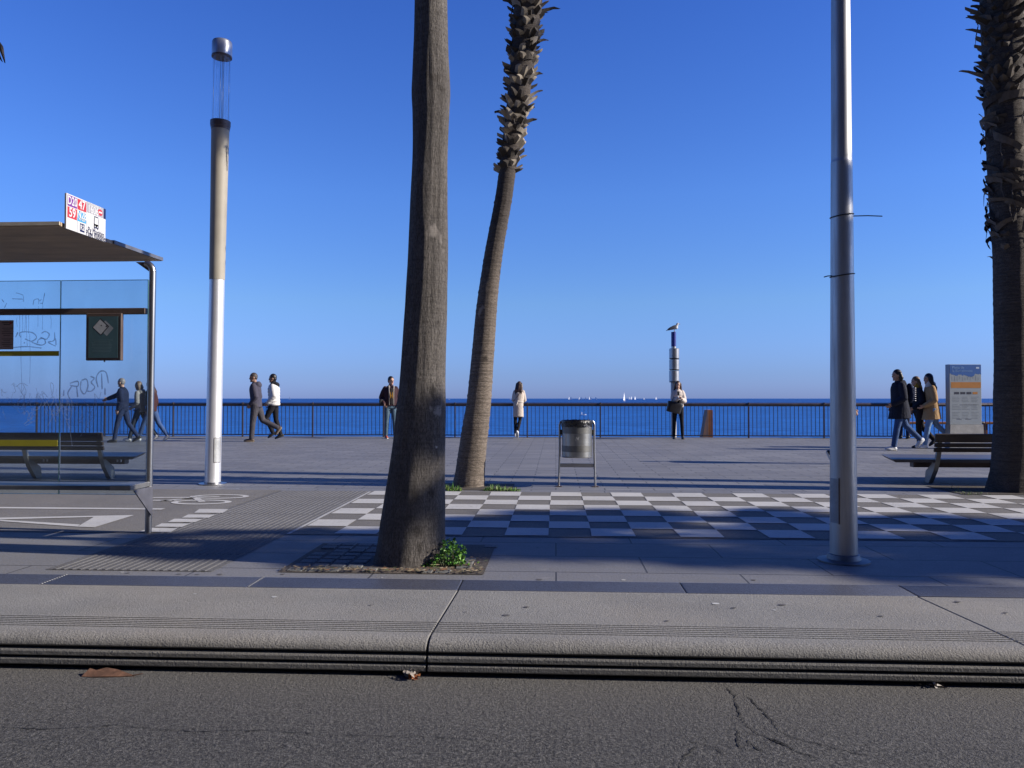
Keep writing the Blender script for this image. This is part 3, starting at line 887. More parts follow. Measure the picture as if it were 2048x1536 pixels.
# bird droppings / torn sticker near the head
mb = MB()
for k in range(5):
    a = rad(-25 + k * 3.5); z = zl(300 + k * 9)
    mb.quad(*[(.1185 * math.cos(b), .1185 * math.sin(b), zz) for b, zz in ((a, z - .05), (a + .07, z - .035), (a + .08, z + .03), (a + .01, z + .02))])
lt_(mb.build('torn_sticker', M_black, lamp))

# ---------------- right mast
mp_ = Vector((2.035, 5.665, 0))
mast = thing('steel_mast', 'bare galvanised steel mast with cable ties and a round base flange', 'pole', mp_)
lean2 = Matrix.Rotation(rad(.12), 4, 'Y')
def l2(o): o.data.transform(lean2); return o
def zm(py): return PY(1690, py, mp_.y).z
ztop_m = 8.6
def rm(z): return .0935 - (.0935 - .0635) * min(z, 8.6) / 4.0 if z < 4 else .0635 - .004 * (z - 4)
t = NT("galvanised"); v = t.obj()
n1 = t.noise(v, 3, 5, .6, (1, 1, .25)); n2 = t.noise(v, 30, 4, .6, (1, 1, .06))
c = t.mix(t.ramp(n1, [(.3, 0), (.75, 1)]), (.52, .52, .52), (.38, .38, .385)); c = t.mix(t.ramp(n2, [(.45, 0), (.8, .5)]), c, (.25, .24, .23))
t.col(c); t.set(t.ramp(n2, [(.3, .38), (.7, .56)]), .85); M_galv = t.mat
mb = MB(); mb.lathe([(rm(z), z) for z in (0.02, .5, 1, 1.6, 2.2, zm(325) - .02, zm(325))], n=48, cap=False); l2(mb.build('lower_tube', M_galv, mast, smooth=40))
zj = zm(325)
mb = MB(); mb.lathe([(rm(zj) - .001, zj), (rm(zj) - .002, zj + .002), (rm(zj) - .0021, zj + .03), (rm(4.5), 4.5), (rm(ztop_m), ztop_m)], n=48); l2(mb.build('upper_tube', M_galv, mast, smooth=40))
mb = MB(); mb.lathe([(.175, 0), (.175, .010), (.115, .018), (.105, .05), (.094, .055)], n=48); l2(mb.build('base_flange', mat("flange_paint", (.20, .21, .23), .5, .6), mast, smooth=30))
mb = MB(); dzA, dzB = zm(1044), zm(956)
for i in range(5):
    a0 = rad(180 + i * 10); a1 = a0 + rad(10); q = .006
    R0 = rm(.8) + q
    P = [(R0 * math.cos(a), R0 * math.sin(a), z) for a, z in ((a0, dzA), (a1, dzA), (a1, dzB), (a0, dzB))]
    Qn = [(p[0] * .93, p[1] * .93, p[2]) for p in P]
    mb.loft([Qn, P])
door = l2(mb.build('service_door', mat("door_galv", (.30, .31, .33), .5, .6), mast, smooth=30))
mb = MB(); mb.box((-.092 * math.cos(rad(52)), -.092 * math.sin(rad(52)), (dzA + dzB) / 2), (.006, .012, dzB - dzA + .01)); l2(mb.build('door_hinge', M_dkmetal, mast))
for py, d in ((432, Vector((1, -.15, -.02))), (551, Vector((-1, -.25, -.08)))):
    z = zm(py); r = rm(z) + .003
    mb = MB(); mb.tube([(r * math.cos(a), r * math.sin(a), z + .012 * math.sin(a + 1.2)) for a in [2 * PI * k / 32 for k in range(33)]], .0042, 6, False)
    ln = .19 if d.x > 0 else .055
    s0 = Vector((math.copysign(r, d.x) * .98, -.01, z - .003))
    mb.tube([s0, s0 + d.normalized() * ln * .5, s0 + d.normalized() * ln + Vector((0, 0, -.006))], .0038, 6)
    l2(mb.build('cable_tie', M_black, mast, smooth=60))
mb = MB(); mb.tube([(0, 0, ztop_m - .1), (0, .35, ztop_m + .12), (0, .9, ztop_m + .16)], .035, 12); mb.build('lamp_arm', M_galv, mast, smooth=60)
mb = MB(); mb.ell((0, 1.15, ztop_m + .14), (.11, .32, .07)); mb.build('lamp_head', M_steel, mast, smooth=180)

# ---------------- litter bin
bn = thing('litter_bin', 'round steel litter bin hung between two posts, black bag over its rim', 'litter bin', G(1154, 973))
K = 10.3 / 1560
mb = MB()
def drum_z(py): return PY(1154, py, 10.3).z
zb_, zt_ = drum_z(914), drum_z(850)
R_ = .195
mb.lathe([(R_ * .9, zb_), (R_ + .004, zb_ + .002), (R_ + .006, zb_ + .012), (R_, zb_ + .018), (R_, zt_)], n=48)
t = NT("bin_steel"); v = t.obj(); sx = t.n('ShaderNodeSeparateXYZ'); t.l(v, sx.inputs[0])
n1 = t.noise(v, 40, 4, .6, (.15, .15, 1)); n2 = t.noise(v, 5, 4, .6)
c = t.mix(n1, (.42, .42, .40), (.30, .30, .29)); c = t.mix(t.ramp(n2, [(.5, 0), (.8, .5)]), c, (.2, .19, .18)); t.col(c); t.set(.36, .92); M_binst = t.mat
drum = mb.build('drum', M_binst, bn, smooth=30)
for pa, pb in ((848, 866), (890, 902)):
    mb = MB(); mb.lathe([(R_ + .0025, drum_z(pb)), (R_ + .0025, drum_z(pa))], n=48, cap=False); mb.build('dark_band', mat("worn_band", (.17, .17, .165), .5, .8, .2, 10), drum, smooth=60)
mb = MB(); mb.lathe([(R_ + .006, drum_z(853)), (R_ + .010, drum_z(846)), (R_ + .014, drum_z(841)), (R_ + .004, drum_z(839.5)), (R_ - .02, drum_z(843)), (R_ - .04, drum_z(870))], n=60, cap=False)
random.seed(2)
mb.v = [(x + random.uniform(-.004, .004), y + random.uniform(-.004, .004), z + random.uniform(-.004, .003)) for x, y, z in mb.v]
bag = mb.build('bin_bag', mat("bag_film", (.012, .012, .014), .25, bump=.8, bscale=25, bdist=.02), bn, smooth=60)
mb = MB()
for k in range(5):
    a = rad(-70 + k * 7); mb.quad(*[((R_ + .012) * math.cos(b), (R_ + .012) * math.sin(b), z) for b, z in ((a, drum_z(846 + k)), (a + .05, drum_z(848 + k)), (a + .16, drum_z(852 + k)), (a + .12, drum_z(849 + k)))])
mb.build('bag_shine', mat("fold_shine", (.35, .36, .4), .3), bag)  # pale patches paint the shine on the folds of the black film
# scratched letter N on the drum
mb = MB(); zz = drum_z(876)
def dp(u, z): a = rad(-90) + u / R_; return Vector(((R_ + .0035) * math.cos(a), (R_ + .0035) * math.sin(a), z))
mb.tube([dp(-.02, zz - .02), dp(-.012, zz + .022), dp(.012, zz - .018), dp(.018, zz + .024)], .0022, 6); mb.build('scratched_letter', M_white, drum)
hx = .226
for s_ in (-1, 1):
    mb = MB()
    mb.tube([(s_ * (hx + .012), 0, 0), (s_ * hx, 0, .45), (s_ * hx, 0, drum_z(850)), (s_ * (hx - .006), 0, drum_z(845)), (s_ * (hx - .022), 0, drum_z(842))], .0145, 12, False)
    po = mb.build('post', M_steel, bn, smooth=60)
    mb = MB(); mb.box((s_ * (hx + .012), 0, .005), (.085, .10, .010), bev=.003); mb.build('foot_plate', M_dkmetal, po)
    mb = MB(); mb.box((s_ * (R_ + .012), 0, drum_z(864)), (.03, .05, .065), bev=.006); mb.build('pivot', M_black, bn, smooth=30)
mb = MB(); mb.box((0, 0, drum_z(930)), (hx * 2 - .02, .02, .05), bev=.004); mb.build('cross_bar', M_steel, bn, smooth=30)

# ---------------- benches
M_wood = mat("dark_bench_wood", (.045, .030, .024), .5, 0, .4, 3, .3, 30, .003, stretch=(.2, 3, 3))
M_seatw = mat("grey_bench_wood", (.085, .075, .075), .42, 0, .3, 3, .25, 30, .003, stretch=(.2, 3, 3))
M_cast = mat("cast_metal", (.30, .30, .29), .38, .7, .15, 6)
def bench(label, near, far, sgn, sup_px, back_px, beam_px, zback, grp):
    """near/far: photo pixels of the visible end of the seat; sgn: +1 when the bench runs to +x from there"""
    zs_ = .335
    A, B = G(*near, zs_), G(*far, zs_)
    t_ = thing('bench', label, 'bench', (A.x, A.y, 0), 0, grp)
    Ls = 3.3 * sgn
    o = Vector((A.x, A.y, 0))
    A -= o; B -= o
    mb = MB()
    cut = .05 * sgn
    top = [A, B, Vector((B.x + Ls, B.y, zs_)), Vector((A.x + Ls, A.y, zs_))]
    bot = [A + Vector((cut, 0, -.042)), B + Vector((cut, 0, -.042)), top[2] - Vector((0, 0, .042)), top[3] - Vector((0, 0, .042))]
    mb.add(top + bot, [(0, 1, 2, 3), (7, 6, 5, 4), (0, 4, 5, 1), (1, 5, 6, 2), (2, 6, 7, 3), (3, 7, 4, 0)])
    mb.build('seat', M_seatw, t_)
    Yb = A.y + o.y
    X = lambda px, yy=Yb: PY(px, 900, yy).x - o.x
    dpt = B.y - A.y
    mb = MB(); x0, x1 = X(beam_px, Yb + .2), Ls * .86
    mb.box(((x0 + x1) / 2, dpt * .45, .244), (abs(x1 - x0), .12, .095), bev=.006); mb.build('beam', M_dkmetal, t_, smooth=30)
    b0 = X(back_px, Yb - .05); b1 = Ls * .9
    y0_ = -.06
    for k, (za, zb_) in enumerate(((zback - .116, zback), (zback - .180, zback - .126), (zback - .246, zback - .190))):
        h_ = zb_ - za
        mb = MB(); mb.box(((b0 + b1) / 2, y0_ - .035 + .018 * k, (za + zb_) / 2), (abs(b1 - b0), .028, h_), Matrix.Rotation(rad(9), 3, 'X'), bev=.006)
        mb.build('back_slat', M_wood, t_, smooth=30)
    for u in [X(p, Yb - .05) for p in sup_px]:
        mb = MB()
        prof_o = [(-.085, zback + .002), (-.080, zback - .12), (-.055, zback - .25), (-.015, .30), (.045, .18), (.13, .07), (.19, .0)]
        prof_i = [(-.048, zback + .002), (-.045, zback - .12), (-.02, zback - .25), (.03, .31), (.12, .25), (.27, .16), (.30, 0)]
        mb.prism([(u - .03, a_, b_) for a_, b_ in prof_o + prof_i[::-1]], (.06, 0, 0))
        s_ = mb.build('support', M_cast, t_)
        for dx in (.075, .125):
            mb = MB(); mb.tube([(u + dx, dpt * .30, .235), (u + dx, dpt * .30, .296)], .012, 8, False); mb.build('bolt', M_steel, s_)
    return t_
bench('dark slatted bench beside the shaggy palm at the right edge', (1784, 918.5), (1762, 908.5), 1, (1878, 2040), 1867, 1838, .684, 'benches on the promenade')
bench('dark bench seen through the bus shelter glass', (271, 913), (293, 904), -1, (199, 48, -110), 209, 238, .672, 'benches on the promenade')

# ---------------- information totem
tp = G(1928, 897); tw, thk = .755, .16
ang = rad(6)
tot = thing('information_totem', 'pale beach information totem with blue header and orange band behind the bench', 'information board', (tp.x, tp.y, 0), ang)
zt = PY(1928, 729, tp.y).z; zf = PY(1928, 849, tp.y).z
mb = MB(); mb.box((0, 0, (zt + zf) / 2), (tw, thk, zt - zf), bev=.006); bd = mb.build('board', mat("totem_grey", (.30, .335, .36), .5, var=.05), tot, smooth=30)
mb = MB(); mb.prism([(-tw / 2 - .02, -thk / 2 - .02, 0), (tw / 2 + .05, -thk / 2 - .02, 0), (tw / 2 + .02, -thk / 2 - .02, zf), (-tw / 2, -thk / 2 - .02, zf)], (0, thk + .04, 0)); mb.build('foot', mat("totem_concrete", (.40, .39, .37), .8), tot)
fy = -thk / 2 - .0012
hb = zt - zf
M_tb = mat("totem_blue", (.018, .105, .36), .5, var=.05); M_to = mat("totem_orange", (.45, .18, .032), .5, var=.08)
mb = MB(); n = 40; pts = [(-tw / 2 + .01, fy, zt - .006), (tw / 2 - .006, fy, zt - .006)]
random.seed(12)
for k in range(n + 1):
    x = tw / 2 - .006 - (tw - .016) * k / n; pts.append((x, fy, zt - .235 + .02 * math.sin(k * .35) + random.uniform(-.014, .014) - (.03 if 8 < k < 26 else 0)))
mb.poly(pts)
mb.build('blue_header', M_tb, bd)
mb = MB(); mb.box((.01, fy, zt - .475), (tw - .05, .001, .135)); mb.build('orange_band', M_to, bd)
mb = MB()
for k in range(4): mb.box((-.21 + k * .145, fy, zt - .66), (.115, .001, .052), mi=1 if k == 3 else 0)
mb.build('photo_strip', [mat("dark_photo", (.03, .035, .06), .5), M_to], bd)
mb = MB()
for c_ in range(3):
    for k in range(15):
        if k in (4, 9) : continue
        w = .20 * random.uniform(.6, 1); mb.box((-.315 + c_ * .225 + w / 2, fy, zt - .75 - k * .035), (w, .001, .0085))
random.seed(5)
for k in range(11):
    x = -tw / 2 + .06 + k * .062; mb.box((x, fy, zt - .30 - random.uniform(0, .04)), (.006, .001, random.uniform(.05, .12)))
mb.box((.06, fy, zt - .93), (.40, .001, .010), mi=1); mb.box((-.16, fy, zt - 1.255), (.12, .001, .012), mi=1); mb.box((.06, fy, zt - 1.255), (.14, .001, .012), mi=1)
mb.build('print', [mat("print_grey", (.22, .24, .26), .5), mat("print_dark", (.06, .06, .10), .5)], bd)
M_lightprint = mat("light_print", (.20, .36, .62), .5)
text('lettering', 'Platja de', .085, (-tw / 2 + .06, fy - .001, zt - .075), (1, 0, 0), (0, 0, 1), M_lightprint, bd)
text('lettering', 'la Barceloneta', .085, (-tw / 2 + .06, fy - .001, zt - .15), (1, 0, 0), (0, 0, 1), M_lightprint, bd)
mb = MB(); mb.box((tw / 2 - .09, fy - .001, zt - .08), (.075, .001, .04)); mb.build('emblem', mat("emblem_pale", (.45, .55, .7), .5), bd)

# ---------------- railing along the sea edge
FY = 23.0
M_rail = mat("rail_bronze", (.085, .068, .072), .34, .5, .25, 4)
fence = thing('railing', 'long dark metal railing along the sea edge of the promenade', 'railing', (0, FY, 0))
mb = MB(); 
mb.box((0, 0, .965), (35, .075, .085), bev=.02); mb.build('handrail', M_rail, fence, smooth=40)
mb = MB(); mb.box((0, .0, 1.020), (35, .022, .016), bev=.004); mb.build('top_strip', mat("rail_top", (.13, .11, .11), .3, .7), fence, smooth=40)
mb = MB(); mb.box((0, .0, .068), (35, .03, .03)); mb.build('bottom_rail', M_rail, fence)
px0 = PY(1200.5, 840, FY).x
sp = (PY(1497, 840, FY).x - px0) / 2
i0 = int((-17 - px0) / sp); i1 = int((17 - px0) / sp)
bay0 = MB(); nb = 17
for k in range(1, nb + 1): bay0.box((k * sp / (nb + 1), 0, .50), (.0125, .022, .85))
bay_me = None; post_me = None
for i in range(i0, i1 + 1):
    x = px0 + i * sp
    if post_me is None:
        mb = MB(); mb.box((0, 0, .46), (.038, .055, .92), bev=.004); mb.box((0, .0, 1.0), (.045, .085, .07), bev=.006)
        o = mb.build('post', M_rail, fence, smooth=30); post_me = o.data
        bo = bay0.build('bar_panel', M_rail, fence); bay_me = bo.data
    else:
        o = bpy.data.objects.new('post', post_me); col.objects.link(o); o.parent = fence
        bo = bpy.data.objects.new('bar_panel', bay_me); col.objects.link(bo); bo.parent = fence
    o.location = (x, -.012, 0); bo.location = (x, 0, 0)

# ---------------- silver column with stacked drums, and the gull on it
cp = PY(1348, 870, 23.6); 
colm = thing('sculpture_column', 'slim column of stacked silver drums with a blue top behind the railing', 'column', (cp.x, 23.6, -.05))
def zc(py): return PY(1348, py, 23.6).z + .05
kx = 23.6 / 1560 * 1.0
M_drum = mat("silver_drum", (.42, .42, .42), .38, .75, .15, 3)
def xo(px): return PY(px, 750, 23.6).x - cp.x
mb = MB(); mb.tube([(xo(1347), 0, 0), (xo(1347), 0, zc(764))], .082, 20, False); mb.build('shaft', mat("pale_shaft", (.48, .46, .43), .5, .2), colm, smooth=60)
for k, (a, b, px) in enumerate(((697, 717, 1348.5), (719, 739.5, 1348.5), (741.5, 763.5, 1348.3))):
    mb = MB(); r = .148; mb.lathe([(r * .9, zc(b)), (r, zc(b) + .01), (r, zc(a) - .01), (r * .9, zc(a))], (xo(px), 0, 0), 32); d_ = mb.build('drum', M_drum, colm, smooth=30)
    mb = MB(); mb.lathe([(r + .001, zc(b) - .016), (r + .001, zc(b) - .004)], (xo(px), 0, 0), 32); mb.build('drum_gap', M_black, d_, smooth=40)
mb = MB(); mb.tube([(xo(1347.6), 0, zc(698)), (xo(1347.6), 0, zc(693))], .07, 16, False); mb.build('neck', M_drum, colm, smooth=60)
mb = MB(); mb.lathe([(.073, zc(693)), (.073, zc(664))], (xo(1347.5), 0, 0), 24); mb.build('blue_top', mat("deep_blue_paint", (.018, .03, .22), .4), colm, smooth=40)

gz = zc(664) - .05
gull = thing('seagull', 'grey and white seagull standing on the blue column top', 'seagull', (cp.x + xo(1347.5), 23.6, gz))
mb = MB()
mb.ell((.0, 0, .135), (.125, .058, .058), Matrix.Rotation(rad(-24), 3, 'Y'), 20, 14)
mb.tube([(.075, 0, .165), (.105, 0, .205), (.115, 0, .235)], [.050, .038, .033], 12)
mb.ell((.122, 0, .243), (.040, .033, .033))
mb.tube([(-.09, 0, .10), (-.17, 0, .065), (-.225, 0, .040)], [.042, .028, .010], 10, flat=.6)
mb.ell((.06, 0, .135), (.075, .055, .06))
def gpick(c, n):
    if c.x > .04 + (c.z - .14) * .5 or c.z < .105 - (c.x) * -.35 - .02: return 0
    return 1
remesh('body', mb, [mat("gull_white", (.62, .61, .60), .8), mat("gull_grey", (.17, .17, .19), .8)], gull, .008, 3, pick=gpick)
for s_ in (-1, 1):
    mb = MB(); mb.ell((-.045, s_ * .05, .125), (.15, .016, .045), Matrix.Rotation(rad(-24), 3, 'Y')); mb.build('wing', mat("wing_grey", (.13, .13, .15), .8), gull, smooth=180)
    mb = MB(); mb.tube([(.02, s_ * .02, .09), (.022, s_ * .022, .0)], .006, 6); mb.tube([(.01, s_ * .022, .004), (.05, s_ * .03, .004)], .006, 6); mb.build('leg', mat("gull_leg", (.40, .30, .22), .7), gull, smooth=180)
    mb = MB(); mb.ell((.142, s_ * .026, .250), (.005, .005, .005)); mb.build('eye', M_black, gull, smooth=180)
mb = MB(); mb.tube([(.155, 0, .242), (.185, 0, .238), (.197, 0, .231)], [.012, .008, .003], 8); mb.build('beak', mat("gull_beak", (.35, .25, .06), .6), gull, smooth=180)

# ---------------- rusty wedge and rail beyond the railing
def Lw(px, py, Y=24.2): return PY(px, py, Y)
M_rust = mat("rusty_steel", (.36, .13, .042), .85, .1, .35, 3, .3, 30)
w0 = Lw(1405, 875)
wd = thing('rusty_wedge', 'rust-brown tapering steel block standing beyond the railing', 'steel block', (w0.x, 24.2, -.05))
def lw(px, py): v = Lw(px, py); return Vector((v.x - w0.x, 0, v.z + .05))
mb = MB(); mb.prism([lw(1405, 878), lw(1417, 878), lw(1417, 820), lw(1415, 820)], (0, .5, 0)); mb.build('pale_face', mat("pale_rust", (.34, .20, .14), .85, 0, .2, 3), wd)
mb = MB(); mb.prism([lw(1417, 878), lw(1426, 878), lw(1425.5, 820), lw(1417, 820)], (0, .5, 0)); mb.build('rust_face', M_rust, wd)
r0 = Lw(1810, 846, 24.6)
rl = thing('rusty_beam', 'low rust-brown beam running behind the railing near the totem', 'beam', (r0.x, 24.6, r0.z))
mb = MB(); mb.box((2.6, 0, 0), (5.4, .12, .075), bev=.01); mb.build('beam', M_rust, rl)
for x in (.1, 2.4, 4.9):
    mb = MB(); mb.box((x, .02, -.3), (.09, .09, .58)); mb.build('support', M_rust, rl)
# dark mooring float hooked on the railing beside the totem
b0 = PY(1957, 845.5, 22.8)
fl = thing('rail_float', 'dark float with red middle band hanging beside the totem on the railing', 'float', (b0.x, 22.8, b0.z))
mb = MB(); mb.tube([(-.13, 0, 0), (.13, 0, 0)], .037, 14); mb.build('float_body', M_black, fl, smooth=180)
mb = MB(); mb.tube([(-.01, 0, 0), (.05, 0, 0)], .040, 14, False); mb.build('red_band', mat("float_red", (.4, .04, .04), .5), fl, smooth=60)
mb = MB(); mb.tube([(.0, 0, .03), (.02, .05, .12), (.03, .14, .10)], .008, 6); mb.build('hook', M_dkmetal, fl)

# ---------------- sailing boats
M_sail = mat("sail_cloth", (.80, .80, .80), .7, var=.04); M_hull = mat("boat_hull", (.62, .62, .64), .5, var=.06); M_sail2 = mat("dark_sail", (.10, .16, .30), .7)
def sailboat(px, wl, h_px, label, grp=None, heel=0.0, two=True, dark=False, rz=0.5):
    py_h = 797.0
    D = 6.15 * F_PX / (wl - py_h)
    g = G(px, wl, -5.0)
    hgt = h_px * g.y / F_PX
    b = thing('sailboat', label, 'sailboat', g, rz, grp)
    L_ = hgt * .62
    mb = MB()
    rings = []
    for u, w, zt_ in ((-.5, .10, .10), (-.25, .15, .085), (.1, .15, .085), (.35, .08, .10), (.5, .005, .12)):
        rings.append([(u * L_, -w * L_, zt_ * L_), (u * L_, 0, -.04 * L_), (u * L_, w * L_, zt_ * L_)])
    mb.loft(rings); mb.build('hull', M_hull, b)
    mb = MB(); mb.tube([(.05 * L_, 0, .05 * L_), (.05 * L_, 0, hgt)], .008 * hgt, 6, False); mb.build('mast', M_steel, b)
    def sail(pts, bulge, m):
        mb = MB(); a, c, d = (Vector(p) for p in pts); n = 6; rows = []
        for i in range(n + 1):
            l_, r_ = a.lerp(c, i / n), a.lerp(d, i / n)
            rows.append([l_.lerp(r_, j / n) + Vector((0, bulge * math.sin(PI * j / n) * (i / n), 0)) for j in range(n + 1)])
        th = Vector((0, .02 * hgt / 10, 0))
        for off in (Vector(), th):
            for i in range(n):
                for j in range(n): mb.quad(rows[i][j] + off, rows[i][j + 1] + off, rows[i + 1][j + 1] + off, rows[i + 1][j] + off)
        return mb.build('sail', m, b, smooth=180)
    sail([(.04 * L_, 0, hgt * .98), (.04 * L_, 0, .16 * L_), (-.48 * L_, 0, .16 * L_)], .06 * L_, M_sail2 if dark else M_sail)
    if two: sail([(.06 * L_, 0, hgt * .85), (.48 * L_, 0, .14 * L_), (.08 * L_, 0, .15 * L_)], .05 * L_, M_sail)
    b.rotation_euler = (heel, 0, rz)
    return b
sailboat(1248.5, 802.5, 19.5, 'tallest white sailboat, out in front of the small distant fleet', rz=1.2)
fl1 = 'tiny white sailboat on the horizon left of the tallest sail'
fl2 = 'tiny white sailboat on the horizon right of the tallest sail'
for px, h in ((1138.6, 6.4), (1141.8, 6.8), (1159, 5.6), (1162.5, 6.2), (1171, 6), (1179.3, 6), (1181.8, 7.2), (1191.6, 7.2)):
    sailboat(px, 799.3, h, fl1, 'sailboats left of the tallest sail', rz=random.uniform(-.6, .9))
for px, h in ((1259, 6), (1263, 7), (1267, 6), (1270.3, 7.4), (1288.5, 5.4), (1312.5, 6.6)):
    sailboat(px, 799.3, h, fl2, 'sailboats right of the tallest sail', rz=random.uniform(-.6, .9))
sailboat(1980, 805, 8.5, 'lone white sailboat seen right of the information totem', rz=1.1, two=False)
sailboat(579, 798.8, 6, 'dark distant sailboat behind the person in the white puffer jacket', dark=True, two=False)
g = G(1166, 830.5, -5.0)
sk = thing('motorboat', 'little white open boat on the water above the litter bin', 'boat', g, .2)
kk = g.y / F_PX
mb = MB(); Lb = 13 * kk
mb.loft([[(u * Lb, -w * Lb, z * Lb), (u * Lb, 0, -.03 * Lb), (u * Lb, w * Lb, z * Lb)] for u, w, z in ((-.5, .16, .12), (0, .18, .11), (.3, .12, .14), (.5, .01, .17))]); mb.build('hull', M_hull, sk)
mb = MB(); mb.box((-.2 * Lb, 0, .22 * Lb), (.10 * Lb, .1 * Lb, .26 * Lb), bev=.03 * Lb); mb.tube([(-.2 * Lb, 0, .34 * Lb), (-.2 * Lb, 0, .42 * Lb)], .05 * Lb, 8); mb.build('cabin', M_hull, sk)
for px, wl, w in ((1021, 799.2, 6), (898, 799.3, 4)):
    g = G(px, wl, -5.0)
    bt = thing('motorboat', 'low white boat on the horizon left of the leaning beige-coated woman' if px > 1000 else 'low white boat on the horizon between the two palm trunks', 'boat', g, .1)
    Lb = w * g.y / F_PX
    mb = MB(); mb.loft([[(u * Lb, -w_ * Lb, z * Lb), (u * Lb, 0, -.03 * Lb), (u * Lb, w_ * Lb, z * Lb)] for u, w_, z in ((-.5, .1, .11), (0, .12, .11), (.3, .08, .13), (.5, .01, .15))]); mb.build('hull', M_hull, bt)
    mb = MB(); mb.box((-.08 * Lb, 0, .16 * Lb), (.35 * Lb, .14 * Lb, .12 * Lb), bev=.02 * Lb); mb.build('cabin', M_hull, bt)

# ================================================================== PALMS AND PLANTS
def bark_material(name, lo, hi, vert=True, dark_above=0, spots=()):
    t = NT(name); v = t.obj()
    if vert:
        a = t.noise(v, 52, 6, .75, (1, 1, .17), .6); b = t.noise(v, 9, 6, .75, (.4, .4, 4.5), 1.0); d = t.noise(v, 2.2, 5, .6)
    else:
        a = t.noise(v, 30, 5, .7, (.5, .5, 1.6)); b = t.noise(v, 5, 4, .6, (.25, .25, 9)); d = t.noise(v, 2.0, 5, .6)
    c = t.mix(t.ramp(a, [(.26, 0), (.70, 1)]), lo, hi)
    fine = t.noise(v, 130, 3, .7, (1, 1, .35) if vert else (.6, .6, 1))
    c = t.mix(t.ramp(fine, [(.36, .75), (.52, 0)]), c, mul(lo, .55))
    c = t.mix(t.ramp(fine, [(.56, 0), (.72, .5)]), c, mul(hi, 1.3))
    c = t.mix(t.ramp(b, [(.36, .55 if not vert else .45), (.50, 0)]), c, mul(lo, .6))
    c = t.mix(t.ramp(d, [(.35, .45), (.65, 0)]), c, mul(lo, .8))
    c = t.mix(t.ramp(t.noise(v, 5, 3, .5, (1, 1, .5)), [(.70, 0), (.74, .7)]), c, mul(hi, 1.45))
    c = t.mix(t.ramp(t.noise(v, 3.4, 3, .5), [(.70, 0), (.76, .8)]), c, mul(lo, .35))
    if dark_above:
        sz_ = t.n('ShaderNodeSeparateXYZ'); t.l(v, sz_.inputs[0])
        mr = t.n('ShaderNodeMapRange'); mr.inputs[1].default_value = dark_above - .6; mr.inputs[2].default_value = dark_above + .8
        t.l(t.math('ADD', sz_.outputs['Z'], t.math('MULTIPLY', t.math('SUBTRACT', d, .5), 1.4)), mr.inputs[0])
        c = t.mix(t.math('MULTIPLY', mr.outputs[0], .72), c, (.045, .040, .040))
    for (pt, r_, cl, st_) in spots:
        mp = t.n('ShaderNodeMapping'); mp.inputs['Location'].default_value = (-pt[0] * 1.0, -pt[1] * 1.0, -pt[2] * st_); mp.inputs['Scale'].default_value = (1, 1, st_)
        t.l(v, mp.inputs['Vector'])
        ln = t.n('ShaderNodeVectorMath', operation='LENGTH'); t.l(mp.outputs[0], ln.inputs[0])
        dd = t.math('ADD', ln.outputs['Value'], t.math('MULTIPLY', t.math('SUBTRACT', t.noise(v, 45, 4, .7), .5), r_ * 2.2))
        mr = t.n('ShaderNodeMapRange'); mr.inputs[1].default_value = r_; mr.inputs[2].default_value = r_ * .55; t.l(dd, mr.inputs[0])
        c = t.mix(t.math('MULTIPLY', mr.outputs[0], .55), c, cl)
    t.col(c); t.set(.9, 0, .2)
    h = t.math('ADD', t.math('MULTIPLY', a, 1.0), t.math('MULTIPLY', b, .8 if not vert else .35))
    t.bump(h, 1.0, .016 if vert else .012)
    return t.mat

def smooth_path(pts):
    """pts: (Vector, radius) -> densely sampled"""
    out = []
    for i in range(len(pts) - 1):
        p0, p1, p2, p3 = pts[max(i - 1, 0)], pts[i], pts[i + 1], pts[min(i + 2, len(pts) - 1)]
        n = max(3, int((p2[0] - p1[0]).length / .035))
        for k in range(n):
            t = k / n
            f = lambda a, b, c, d: .5 * ((2 * b) + (c - a) * t + (2 * a - 5 * b + 4 * c - d) * t * t + (3 * b - a - 3 * c + d) * t ** 3)
            out.append((f(p0[0], p1[0], p2[0], p3[0]), max(.02, f(p0[1], p1[1], p2[1], p3[1]))))
    out.append(pts[-1])
    return out

def trunk_mesh(path, seg=56, rough=.012, rings_amp=0.0, ring_w=.07, seed=0):
    mb = MB(); rings = []
    for i, (c, r) in enumerate(path):
        z = c.z; ring = []
        ra_ = rings_amp * (abs(((z / ring_w) % 1.0) - .5) * 2) ** 3
        for j in range(seg):
            a = 2 * PI * j / seg
            q = Vector((math.cos(a), math.sin(a), 0))
            nz = mnoise.noise(Vector((q.x * 1.6 + seed, q.y * 1.6, z * 1.1))) * rough * .55
            nz += mnoise.noise(Vector((q.x * 7 + seed, q.y * 7, z * 1.2))) * rough * .40
            nz += mnoise.noise(Vector((q.x * 22, q.y * 22, z * 2.5 + seed))) * rough * .35
            if rings_amp: nz += ra_ * (.6 + .8 * mnoise.noise(Vector((q.x * 3, q.y * 3, z * 6))))
            ring.append(c + q * (r + nz))
        rings.append(ring)
    mb.loft(rings)
    return mb

